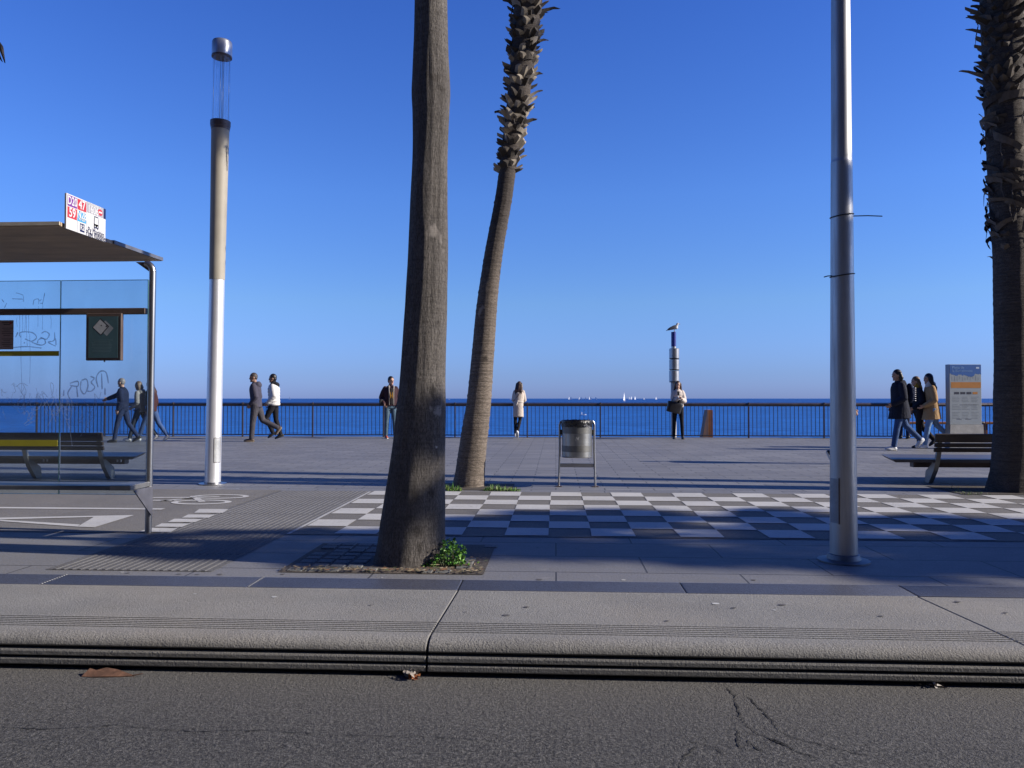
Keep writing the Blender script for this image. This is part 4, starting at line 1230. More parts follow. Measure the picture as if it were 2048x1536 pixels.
def crown(mb, top, n, seed, L=1.5, spread=1.0, droop_min=-.7, bw=.033):
    rnd = random.Random(seed)
    for k in range(n):
        a = k * 2.399963 + rnd.uniform(-.2, .2)
        e = 1.25 - (k / n) * (1.25 - droop_min) + rnd.uniform(-.12, .12)   # elevation of petiole
        h = Vector((math.cos(a), math.sin(a), 0))
        d = h * math.cos(e) + Vector((0, 0, math.sin(e)))
        pl = L * rnd.uniform(.6, .85)
        p0 = top + h * .12; p1 = p0 + d * pl * .55; p2 = p1 + (d + Vector((0, 0, -.25))).normalized() * pl * .45
        mb.tube([p0, p1, p2], [.03, .02, .014], 5, False)
        dd = (p2 - p1).normalized(); side = dd.cross(Vector((0, 0, 1)))
        side = side.normalized() if side.length > .1 else Vector((1, 0, 0))
        nrm = side.cross(dd)
        nbl = 26
        for b in range(nbl):
            th = rad(-115 + 230 * b / (nbl - 1))
            bd = (dd * math.cos(th) + side * math.sin(th) + nrm * -.12 * abs(math.sin(th))).normalized()
            bl = L * rnd.uniform(.48, .62) * spread * (1 - .25 * abs(th) / 2)
            w = bw; bs = bd.cross(nrm).normalized() * w
            m_ = p2 + bd * bl * .6; tip = p2 + bd * bl + Vector((0, 0, -rnd.uniform(.12, .38) * bl))
            mb.add([p2 - bs * .3, p2 + bs * .3, m_ + bs, m_ - bs, tip], [(0, 1, 2, 3), (3, 2, 4)], 1)

M_frond = [mat("petiole", (.11, .12, .05), .6), mat("palm_leaf", (.045, .085, .025), .5, var=.4, scale=2)]
def leaf_bases(path, z0, z1, n, seed, ln=(.08, .13), out=.8, wid=.075, long_zone=None, strips=0, sleeve=True):
    """overlapping blunt stubs of cut leaves, set in crossing spirals up the trunk, on a fibrous sleeve"""
    rnd = random.Random(seed); mb = MB()
    def at(z):
        for (a, ra_), (b, rb_) in zip(path, path[1:]):
            if a.z <= z <= b.z:
                t = (z - a.z) / max(1e-6, b.z - a.z); return a.lerp(b, t), ra_ + (rb_ - ra_) * t
        return path[-1]
    if sleeve:
        rings = []
        for i in range(int((z1 - z0) / .04) + 1):
            c, r = at(z0 + i * .04)
            rings.append([c + Vector((math.cos(a), math.sin(a), 0)) * (r * (.98 + .07 * mnoise.noise(Vector((math.cos(a) * 3, math.sin(a) * 3, i * .5 + seed))))) for a in [2 * PI * j / 26 for j in range(26)]])
        mb.loft(rings, mi=1)
    z = z0; row = 0
    per = max(7, int(2 * PI * at((z0 + z1) / 2)[1] / (wid * 1.55)))
    dz = (z1 - z0) / max(1, n / per)
    while z < z1:
        for q in range(per):
            zz = z + rnd.uniform(-.3, .3) * dz
            c, r = at(min(zz, z1)); a = 2 * PI * (q + .5 * (row % 2)) / per + rnd.uniform(-.10, .10) + row * .05
            h = Vector((math.cos(a), math.sin(a), 0)); tg = Vector((-h.y, h.x, 0)); up = Vector((0, 0, 1))
            l = rnd.uniform(*ln); w = wid * rnd.uniform(.8, 1.2); th = rnd.uniform(.022, .040)
            curl = 0.0; tip = rnd.uniform(.50, .80)
            if rnd.random() < .12: l *= 1.5; curl = rnd.uniform(.4, 1.3); tip = .3
            if long_zone:
                for (za, zb2, kk) in long_zone:
                    if za < zz < zb2 and rnd.random() < .6: l *= kk; curl = rnd.uniform(-.2, 1.2); tip = rnd.uniform(.2, .5)
            d = (h * (out + rnd.uniform(-.15, .25)) + up * rnd.uniform(.35, .75) + tg * rnd.uniform(-.25, .25)).normalized()
            p = c + h * (r * .72) - up * .03
            tw = rnd.uniform(-.35, .35); pts = []; steps = 4
            tot = l + r * .28
            for s_ in range(steps + 1):
                f = s_ / steps; ww = w * (1.15 - (1.15 - tip) * f); t_ = th * (1.1 - .55 * f)
                sd = (tg + up * tw * f).normalized(); nn = d.cross(sd).normalized()
                if nn.z < 0: nn = -nn
                cup = nn * (.35 * ww)
                pts.append([p - sd * ww + cup, p - nn * t_ * .6, p + sd * ww + cup, p + nn * t_ + cup * .25])
                p = p + d * (tot / steps)
                if f > .3: d = (d - up * curl * .45).normalized()
            e = rnd.uniform(-.022, .022)
            for i_, g_ in ((0, e), (2, -e), (1, -.012), (3, .008)): pts[-1][i_] = pts[-1][i_] + d * g_
            mb.loft(pts, mi=0 if rnd.random() < .48 else 1)
        z += dz; row += 1
    for k in range(strips):   # loose fibre sheets wrapped round the trunk, and hanging threads
        z = z0 + (z1 - z0) * rnd.random(); c, r = at(z); a0 = rnd.uniform(0, 2 * PI); sp = rnd.uniform(.7, 1.8); sl_ = rnd.uniform(-.5, .5); hgt = rnd.uniform(.04, .12)
        A = []; B = []
        for j in range(9):
            f = j / 8; a = a0 + sp * f; rr = r * (1.06 + .12 * math.sin(PI * f)) + (.10 * max(0, f - .75) if k % 2 else 0)
            q = c + Vector((math.cos(a) * rr, math.sin(a) * rr, sl_ * f * .35 - (.12 * max(0, f - .8)))); A.append(q); B.append(q + Vector((math.cos(a) * .03, math.sin(a) * .03, hgt * (1 - .5 * f))))
        for j in range(8): mb.quad(A[j], A[j + 1], B[j + 1], B[j], k % 2)
        if k % 3 == 0:
            q = c + Vector((math.cos(a0) * r * 1.1, math.sin(a0) * r * 1.1, 0)); mb.tube([q, q + Vector((.02 * math.cos(a0), .03 * math.sin(a0), -.12)), q + Vector((.05 * math.cos(a0 + 1), .05 * math.sin(a0 + 1), -.26))], [.008, .006, .002], 4, False, mi=1)
    return mb

def path_px(rows, Y, K=None):
    """rows: (photo y, centre x, half width px) on the vertical plane y=Y"""
    out = []
    for py, px, hw in rows:
        p = PY(px, py, Y); dep = Y
        out.append((p, hw * Y / F_PX * (1 / math.cos(YAW)) ))
    return out

Y1 = 5.50
_tb = Vector((PY(816, 1138, Y1).x, Y1, 0))
def on_trunk(px, py, cx, hw):
    p = PY(px, py, Y1); q = (px - cx) / hw; r = hw * Y1 / F_PX
    return p - _tb + Vector((0, -r * math.sqrt(max(0, 1 - q * q)), 0)) * .96
_spots = [(on_trunk(880, 822, 843, 49), .045, (.42, .40, .38), 1.0), (on_trunk(868, 818, 843, 49), .02, (.40, .38, .36), 1.0), (on_trunk(871, 783, 845, 47), .030, (.02, .017, .016), .45),
          (on_trunk(841, 985, 830, 59), .035, (.03, .026, .024), .5), (on_trunk(870, 980, 830, 59), .028, (.03, .026, .024), .6), (on_trunk(845, 1052, 824, 65), .04, (.028, .024, .022), .8),
          (on_trunk(826, 1110, 819, 70), .035, (.03, .025, .022), .8), (on_trunk(848, 1085, 822, 67), .03, (.03, .026, .024), .7), (on_trunk(878, 892, 839, 53), .012, (.55, .54, .52), 1.0),
          (on_trunk(873, 170, 862, 38), .05, (.05, .042, .038), 1.4), (on_trunk(858, 150, 862, 37), .04, (.05, .042, .038), 1.4), (on_trunk(885, 188, 862, 38), .04, (.045, .04, .036), 1.5)]
M_bark1 = bark_material("smooth_palm_bark", (.080, .072, .068), (.205, .186, .172), spots=_spots)
M_bark2 = bark_material("ringed_palm_bark", (.105, .085, .073), (.30, .25, .205), vert=False, dark_above=2.7)
M_bark3 = bark_material("dark_palm_bark", (.05, .042, .038), (.13, .11, .095), vert=False)
M_stub = [mat("leaf_base_pale", (.31, .265, .21), .8, 0, .3, 9, .4, 40), mat("leaf_base_brown", (.055, .045, .038), .8, 0, .35, 9, .4, 40)]
M_stub_dark = [mat("stub_dark", (.055, .045, .04), .85, 0, .4, 9, .4, 40), mat("stub_brown", (.11, .088, .07), .85, 0, .35, 9, .4, 40)]

def palm(name, label, path, bark, loc, group, seg=56, rough=.012, rings_amp=0, ring_w=.07, seed=0, stubs=None, stub_m=None, crown_n=34, crown_L=1.5):
    t_ = thing(name, label, 'palm tree', loc, 0, group)
    o = Vector(loc)
    path = [(p - o, r) for p, r in path]
    dp_ = smooth_path(path)
    tr = trunk_mesh(dp_, seg, rough, rings_amp, ring_w, seed).build('trunk', bark, t_, smooth=180)
    if stubs: leaf_bases(dp_, *stubs[0], **stubs[1]).build('leaf_bases', stub_m, t_, smooth=50, fixn=False)
    mb = MB(); crown(mb, dp_[-1][0], crown_n, seed + 5, crown_L, bw=.046 if crown_n > 50 else .033); mb.build('crown', M_frond, t_, fixn=False)
    return t_

GRP = 'palm trees along the promenade'
# foreground palm
Y1 = 5.50
rows = [(1138, 816, 74), (1120, 818, 71), (1085, 822.5, 67.5), (1050, 824.5, 65), (1000, 829, 61), (960, 832, 57.7), (880, 839, 52), (800, 844, 48), (740, 847, 44.8), (600, 853, 41.5), (500, 856, 39), (400, 858, 36.8), (300, 861, 35), (240, 862.5, 36.5), (190, 862.6, 38.6), (150, 862.6, 37), (100, 862, 35), (0, 861.7, 32.5), (-60, 861, 32)]
pth = path_px(rows, Y1)
pth[0] = (Vector((pth[0][0].x, Y1, -.02)), pth[0][1])
e = pth[-1][0]
pth += [(e + Vector((.02, 0, 1.2)), .115), (e + Vector((.03, .02, 2.6)), .11), (e + Vector((.03, .05, 4.4)), .12)]
palm('palm_tree', 'thick smooth-barked palm in the foreground with green weeds at its foot', pth, M_bark1, (pth[0][0].x, Y1, 0), GRP, 72, .013, .0, seed=1)

# leaning ringed palm
Y2 = 10.22
rows = [(980, 937, 32.5), (965, 938, 31.5), (945, 940, 29.5), (920, 942.5, 28.3), (900, 945, 27.5), (850, 951.5, 26), (800, 958, 24), (700, 966.5, 22), (600, 975, 19.8), (500, 988.5, 18.2), (400, 1006.5, 17.4), (340, 1015, 17.2), (300, 1020, 18.2), (260, 1027, 19.5), (200, 1036, 22), (100, 1047, 25), (50, 1052, 27), (0, 1057, 28), (-100, 1066, 29)]
pth = path_px(rows, Y2)
pth[0] = (Vector((pth[0][0].x, Y2, -.02)), pth[0][1])
e = pth[-1][0]; zs0 = PY(1014, 335, Y2).z; 
zl_a, zl_b = PY(1, 265, Y2).z, PY(1, 215, Y2).z; zl_c, zl_d = PY(1, 60, Y2).z, PY(1, 5, Y2).z
pth += [(e + Vector((.12, 0, 1.2)), .17), (e + Vector((.2, 0, 2.6)), .15), (e + Vector((.25, 0, 4.0)), .13)]
palm('palm_tree', 'leaning palm with ringed lower trunk and shaggy upper trunk', pth, M_bark2, (pth[0][0].x, Y2, 0), GRP, 56, .007, .010, .085, seed=7,
     stubs=((zs0, e.z + 3.6, 520, 31), dict(ln=(.075, .125), out=.85, wid=.060, long_zone=[(zl_a, zl_b, 1.7), (zl_c, zl_d, 2.4)], strips=22)), stub_m=M_stub)

# shaggy palm at the right edge
Y3 = 10.05
rows = [(992, 2023, 46), (975, 2023, 43), (940, 2026, 38), (900, 2027, 36), (850, 2027, 34), (800, 2027, 34), (750, 2027, 33), (700, 2026, 32), (600, 2025, 32), (500, 2022, 31), (400, 2016, 32), (300, 2012, 33), (200, 2008, 34), (100, 2006, 36), (0, 2004, 38), (-80, 2004, 37)]
pth = path_px(rows, Y3)
pth[0] = (Vector((pth[0][0].x, Y3, -.02)), pth[0][1])
e = pth[-1][0]
zs1 = PY(2020, 480, Y3).z; zs2 = PY(2020, 195, Y3).z
pth += [(e + Vector((-.05, 0, 1.2)), .2), (e + Vector((-.08, 0, 2.6)), .17), (e + Vector((-.08, 0, 4.2)), .14)]
pr = palm('palm_tree', 'dark shaggy palm cut by the right edge of the view', pth, M_bark3, (pth[0][0].x, Y3, 0), GRP, 56, .008, .007, .06, seed=13,
     stubs=((zs2, e.z + 3.8, 560, 41), dict(ln=(.06, .115), out=.80, wid=.062, long_zone=[(zs2, zs2 + .45, 1.7), (PY(2020, 60, Y3).z, PY(2020, 10, Y3).z, 2.0)], strips=30)), stub_m=M_stub_dark)
dp_ = smooth_path([(p - Vector((pth[0][0].x, Y3, 0)), r) for p, r in pth])
leaf_bases(dp_, zs1, zs2, 30, 77, ln=(.04, .10), out=.5, wid=.05, strips=70).build('fibre_wrap', M_stub_dark, pr, smooth=50, fixn=False)

# palms just outside the view (they throw the shadows seen on the ground)
def side_palm(label, x, y, H, r0, lean, seed, stub=True, crown_n=34, crown_L=1.5):
    p = [(Vector((x, y, -.02)), r0), (Vector((x, y, .4)), r0 * .82), (Vector((x + lean[0] * .35, y + lean[1] * .35, H * .35)), r0 * .66), (Vector((x + lean[0] * .7, y + lean[1] * .7, H * .7)), r0 * .62), (Vector((x + lean[0], y + lean[1], H)), r0 * .6)]
    return palm('palm_tree', label, p, M_bark3, (x, y, 0), GRP, 40, .008, .006, .07, seed=seed,
         stubs=((H * .45, H - .2, 240, seed), dict(ln=(.06, .11), out=.8, wid=.06, strips=10)) if stub else None, stub_m=M_stub_dark, crown_n=crown_n, crown_L=crown_L)
lpalm = side_palm('palm just outside the left edge, only the tip of one dead stalk showing', -8.35, 10.2, 9.6, .22, (.1, 0), 51, False)
mb = MB(); o_ = Vector((-8.35, 10.2, 0)); s0 = PY(-34, 62, 10.2) - o_
mb.tube([s0, PY(-12, 78, 10.2) - o_, PY(2, 95, 10.2) - o_, PY(10, 126, 10.2) - o_], [.05, .045, .034, .006], 6, False)
mb.tube([PY(-12, 78, 10.2) - o_, PY(-2, 112, 10.2) - o_, PY(5, 124, 10.2) - o_], [.03, .02, .004], 5, False); mb.build('dead_stalk', M_stub_dark[0], lpalm, smooth=50)
side_palm('slim palm standing out of view to the right, first along the kerb', 13.6, 4.60, 7.7, .27, (.05, .0), 61, False, 40, .60)
side_palm('broad palm standing out of view to the right, second along the kerb', 20.2, 4.95, 8.9, .22, (-.1, .0), 71, False, 64, 1.32)
side_palm('tall palm standing out of view to the right, behind the shaggy one', 12.3, 10.0, 12.8, .25, (.3, .5), 81)

# weeds at the foot of the foreground palm
M_leaf = [mat("weed_leaf", (.085, .24, .03), .5, var=.4, scale=14), mat("weed_leaf_light", (.17, .36, .05), .5, var=.3, scale=14), mat("weed_stem", (.10, .14, .05), .6)]
for m_ in M_leaf[:2]:
    m_.node_tree.nodes['Principled BSDF'].inputs['Transmission Weight'].default_value = 0.0
wp = G(888, 1132)
weed = thing('leafy_weed', 'bushy green weed growing against the foreground palm trunk', 'weed', (wp.x, wp.y, 0))
random.seed(9)
mb = MB(); st_ = MB()
for k in range(330):
    u = random.uniform(-1, 1); 
    x = random.uniform(-.135, .14); hmax = .175 * max(.18, 1 - ((x - .03) / .17) ** 2); y = random.uniform(-.06, .11)
    if x < -.02: hmax *= .55
    if k % 17 == 0: x, hmax = random.uniform(-.20, .24), .05
    z = random.uniform(.012, hmax); 
    c = Vector((x, y, z)); a = random.uniform(0, 2 * PI); s_ = random.uniform(.008, .023)
    n = Vector((random.gauss(0, .5), random.gauss(-.35, .5), random.uniform(.35, 1))).normalized()
    u_ = n.orthogonal().normalized(); u_ = Matrix.Rotation(a, 3, n) @ u_; v_ = n.cross(u_)
    pts = []
    nl = 12
    for j in range(nl):
        t_ = 2 * PI * j / nl; r = s_ * (.72 + .28 * math.cos(3 * t_)) * (1.0 if j % 2 else .86)
        pts.append(c + u_ * (r * math.cos(t_)) + v_ * (r * math.sin(t_)) + n * (.004 * math.cos(2 * t_)))
    b = len(mb.v); mb.v += [tuple(c - n * .004)] + [tuple(p) for p in pts]
    mi = 1 if random.random() < .35 else 0
    for j in range(nl): mb.f.append((b, b + 1 + j, b + 1 + (j + 1) % nl)); mb.m.append(mi)
    if k % 4 == 0: st_.tube([(x * .5, y * .5, 0), (x * .8, y * .8, z * .6), tuple(c)], [.0022, .0018, .0012], 4, False)
mb.build('leaves', M_leaf[:2], weed, smooth=180, fixn=False); st_.build('stems', M_leaf[2], weed)

def grass(label, pa, pb, n, h, seed, ydep=.14):
    A, B = G(*pa), G(*pb); rnd = random.Random(seed)
    t_ = MB()
    c0 = (A + B) / 2
    for k in range(n):
        f = rnd.random(); p = A.lerp(B, f) - c0 + Vector((0, rnd.uniform(0, ydep), 0)); hh = h * (rnd.random() ** 2 * .85 + .15) * (.45 + 1.1 * abs(mnoise.noise(Vector((f * 6 + seed, 0, 0))))); a = rnd.uniform(0, 2 * PI)
        d = Vector((math.cos(a), math.sin(a), 0)); w = Vector((-d.y, d.x, 0)) * rnd.uniform(.002, .0045); ln = rnd.uniform(.15, .8) * hh
        q0, q1, q2 = p, p + d * ln * .4 + Vector((0, 0, hh * .65)), p + d * ln + Vector((0, 0, hh * rnd.uniform(.7, 1.0)))
        t_.add([q0 - w, q0 + w, q1 + w * .8, q1 - w * .8, q2], [(0, 1, 2, 3), (3, 2, 4)], 0 if rnd.random() < .7 else 1)
    o = t_.build('grass_tuft', M_grass, loc=c0, fixn=False)
    return tag(o, label, 'grass', kind='stuff')
M_grass = [mat("grass_blade", (.08, .20, .03), .55, var=.4, scale=12), mat("grass_pale", (.22, .30, .06), .55, var=.3, scale=12)]
grass('green grass at the left foot of the leaning ringed palm', (891, 982), (922, 983), 240, .13, 1)
grass('green grass strip at the right foot of the leaning ringed palm', (966, 982), (1040, 983), 620, .12, 2)
grass('sparse weeds in the pit of the shaggy palm at the right', (1925, 990), (1990, 992), 150, .06, 3, .3)
grass('thin dry stalks at the left of the right planting pit', (1905, 980), (1930, 984), 16, .16, 4)

# fallen leaves in the gutter
def fallen(name, label, c, pts, m, rz=0, lift=.0):
    mb = MB(); n = len(pts)
    mb.add([(0, 0, .012 + lift)] + [(x, y, z) for x, y, z in pts], [(0, 1 + i, 1 + (i + 1) % n) for i in range(n)])
    b = [(x, y, z - .003) for x, y, z in [(0, 0, .012 + lift)] + pts]
    mb.add(b, [(0, 1 + (i + 1) % n, 1 + i) for i in range(n)])
    o = mb.build(name, m, loc=c, smooth=180, fixn=False); o.rotation_euler[2] = rz
    return tag(o, label, 'leaf')
M_dead = mat("dead_leaf", (.13, .065, .040), .85, 0, .5, 25, .5, 60)
c = G(215, 1352, -.11)
fallen('fallen_leaf', 'large brown dead leaf lying against the kerb foot at the left', c, [(.13, .0, .004), (.085, .012, .012), (.03, .035, .018), (-.03, .042, .024), (-.075, .038, .012), (-.09, .012, .03), (-.112, -.018, .002), (-.06, -.026, .004), (.0, -.022, .006), (.06, -.012, .004)], M_dead, .0)
mb = MB(); mb.tube([(.12, 0, .006), (.16, .004, .012)], .0022, 5)
mb.build('leaf_stem', M_dead, bpy.data.objects['fallen_leaf'])
M_or = mat("orange_litter", (.36, .13, .05), .8, 0, .5, 40, .3, 60); M_gr = mat("grey_litter", (.25, .22, .2), .85, 0, .4, 40)
c = G(823, 1357, -.11)
random.seed(14)
mb = MB()
for k in range(26):
    p = Vector((random.gauss(0, .016), random.gauss(.0, .012), abs(random.gauss(.012, .012)))); s_ = random.uniform(.006, .016)
    r_ = Euler((random.uniform(-1, 1), random.uniform(-1, 1), random.uniform(0, 6))).to_matrix()
    P = [p + r_ @ Vector(q) * s_ for q in ((-1, -.5, 0), (.9, -.6, .25), (1, .5, -.2), (-.3, .7, .3))]
    mb.quad(*P, mi=0 if p.z < .022 else 1)
tag(mb.build('crumpled_litter', [M_or, M_gr], loc=c, fixn=False), 'crumpled orange leaf litter at the kerb joint below the foreground palm', 'litter')
c = G(1870, 1375, -.11)
mb = MB()
for k in range(14):
    p = Vector((random.gauss(0, .022), random.gauss(.0, .008), abs(random.gauss(.008, .008)))); s_ = random.uniform(.006, .018)
    r_ = Euler((random.uniform(-1, 1), random.uniform(-1, 1), random.uniform(0, 6))).to_matrix()
    mb.quad(*[p + r_ @ Vector(q) * s_ for q in ((-1, -.2, 0), (.9, -.3, .25), (1, .2, -.2), (-.3, .4, .3))], mi=0 if k % 4 else 1)
tag(mb.build('crumpled_litter', [mat("dark_litter", (.08, .06, .05), .8), mat("pale_litter", (.5, .46, .42), .7)], loc=c, fixn=False), 'small dark scrap of litter at the kerb foot near the right edge', 'litter')
# concrete crumb at the broken kerb joint
c = G(822, 1343, -.10)
mb = MB(); mb.ell((0, 0, .012), (.022, .016, .018), nu=9, nv=6)
mb.v = [(x + random.uniform(-.004, .004), y + random.uniform(-.004, .004), z + random.uniform(-.003, .003)) for x, y, z in mb.v]
tag(mb.build('broken_stone', M_kerb, loc=(c.x, 3.515, -.11), smooth=40), 'broken grey concrete lump wedged at the kerb joint', 'stone')

# ================================================================== HOUSES ACROSS THE ROAD (behind the viewer)
M_win = mat("window_glass", (.03, .035, .045), .12, 0, .1, 1)
def house(name_label, x0, w, d, h, c, seed):
    t_ = thing('apartment_building', name_label, 'building', (x0, -15, 0), 0, 'apartment blocks across the road behind the viewer')
    mb = MB(); mb.box((0, -d / 2, h / 2 - .1), (w, d, h)); mb.box((0, -d / 2, h + .25), (w + .3, d + .3, .5))
    mb.build('wall', mat("render_" + str(seed), c, .85, 0, .15, .4), t_)
    me = None
    fl_ = int((h - 4) / 3.1); nc = int(w / 3)
    for i in range(fl_):
        for j in range(nc):
            if me is None:
                m2 = MB(); m2.box((0, .01, 0), (1.3, .06, 2.0)); o = m2.build('window', M_win, t_); me = o.data
            else:
                o = bpy.data.objects.new('window', me); col.objects.link(o); o.parent = t_
            o.location = ((j + .5) * w / nc - w / 2, 0, 5.3 + i * 3.1)
    m2 = MB(); m2.box((0, .02, 1.6), (w * .8, .06, 2.6)); m2.build('shopfront', M_win, t_)
house('cream apartment block out of view behind the viewer', -38, 26, 12, 22, (.36, .30, .23), 1)
house('ochre apartment block out of view behind the viewer', -13.5, 22, 12, 25, (.30, .21, .13), 2)
house('grey apartment block out of view behind the viewer', 9.5, 23, 12, 23, (.24, .23, .22), 3)
house('terracotta apartment block out of view behind the viewer', 34, 25, 12, 21, (.28, .17, .12), 4)

# ================================================================== PEOPLE
SKIN = mat("skin", (.46, .27, .19), .55, var=.08, scale=20)
SKIN_D = mat("skin_tan", (.30, .17, .115), .55, var=.08, scale=20)
EYE = mat("eye_dark", (.03, .022, .02), .3); LIP = mat("lip", (.34, .13, .11), .5)
def cloth(name, c, var=.22, rough=.85, bump=.5):
    t = NT(name); v = t.obj()
    n1 = t.noise(v, 7, 4, .6); n2 = t.noise(v, 16, 4, .6, (1, 1, .55), 1.0)
    t.col(t.mix(t.ramp(n1, [(.3, 0), (.7, 1)]), mul(c, 1 - var), mul(c, 1 + var * .5)))
    t.set(rough, 0, .25); t.bump(n2, bump, .03)
    return t.mat
JEAN = cloth("blue_jeans", (.045, .085, .20)); JEAN_L = cloth("pale_jeans", (.20, .31, .48)); BLK = cloth("black_cloth", (.012, .012, .016)); NAVY = cloth("navy_cloth", (.014, .022, .055))
WSHOE = mat("white_trainer", (.66, .66, .66), .6); WSOLE = mat("sole_white", (.60, .60, .58), .7); BSHOE = mat("black_shoe", (.02, .02, .022), .5); BSOLE = mat("dark_sole", (.04, .038, .035), .7)
HAIR_B = mat("hair_black", (.012, .010, .010), .45, bump=.6, bscale=90, stretch=(1, 1, .1)); HAIR_BR = mat("hair_brown", (.055, .028, .016), .45, bump=.6, bscale=90, stretch=(1, 1, .1))
HAIR_G = mat("hair_grey", (.24, .22, .21), .5, bump=.6, bscale=90); HAIR_Y = mat("hair_fair", (.34, .21, .075), .5, bump=.6, bscale=90, stretch=(1, 1, .1))

def ik(S_, W, l1, l2, hint):
    d = W - S_; L_ = d.length
    if L_ > (l1 + l2) * .995: W = S_ + d.normalized() * (l1 + l2) * .995; d = W - S_; L_ = d.length
    u = d.normalized(); a = (l1 * l1 - l2 * l2 + L_ * L_) / (2 * L_); h = math.sqrt(max(0, l1 * l1 - a * a))
    n = hint - u * hint.dot(u)
    n = n.normalized() if n.length > 1e-4 else u.orthogonal().normalized()
    return S_ + u * a + n * h, W

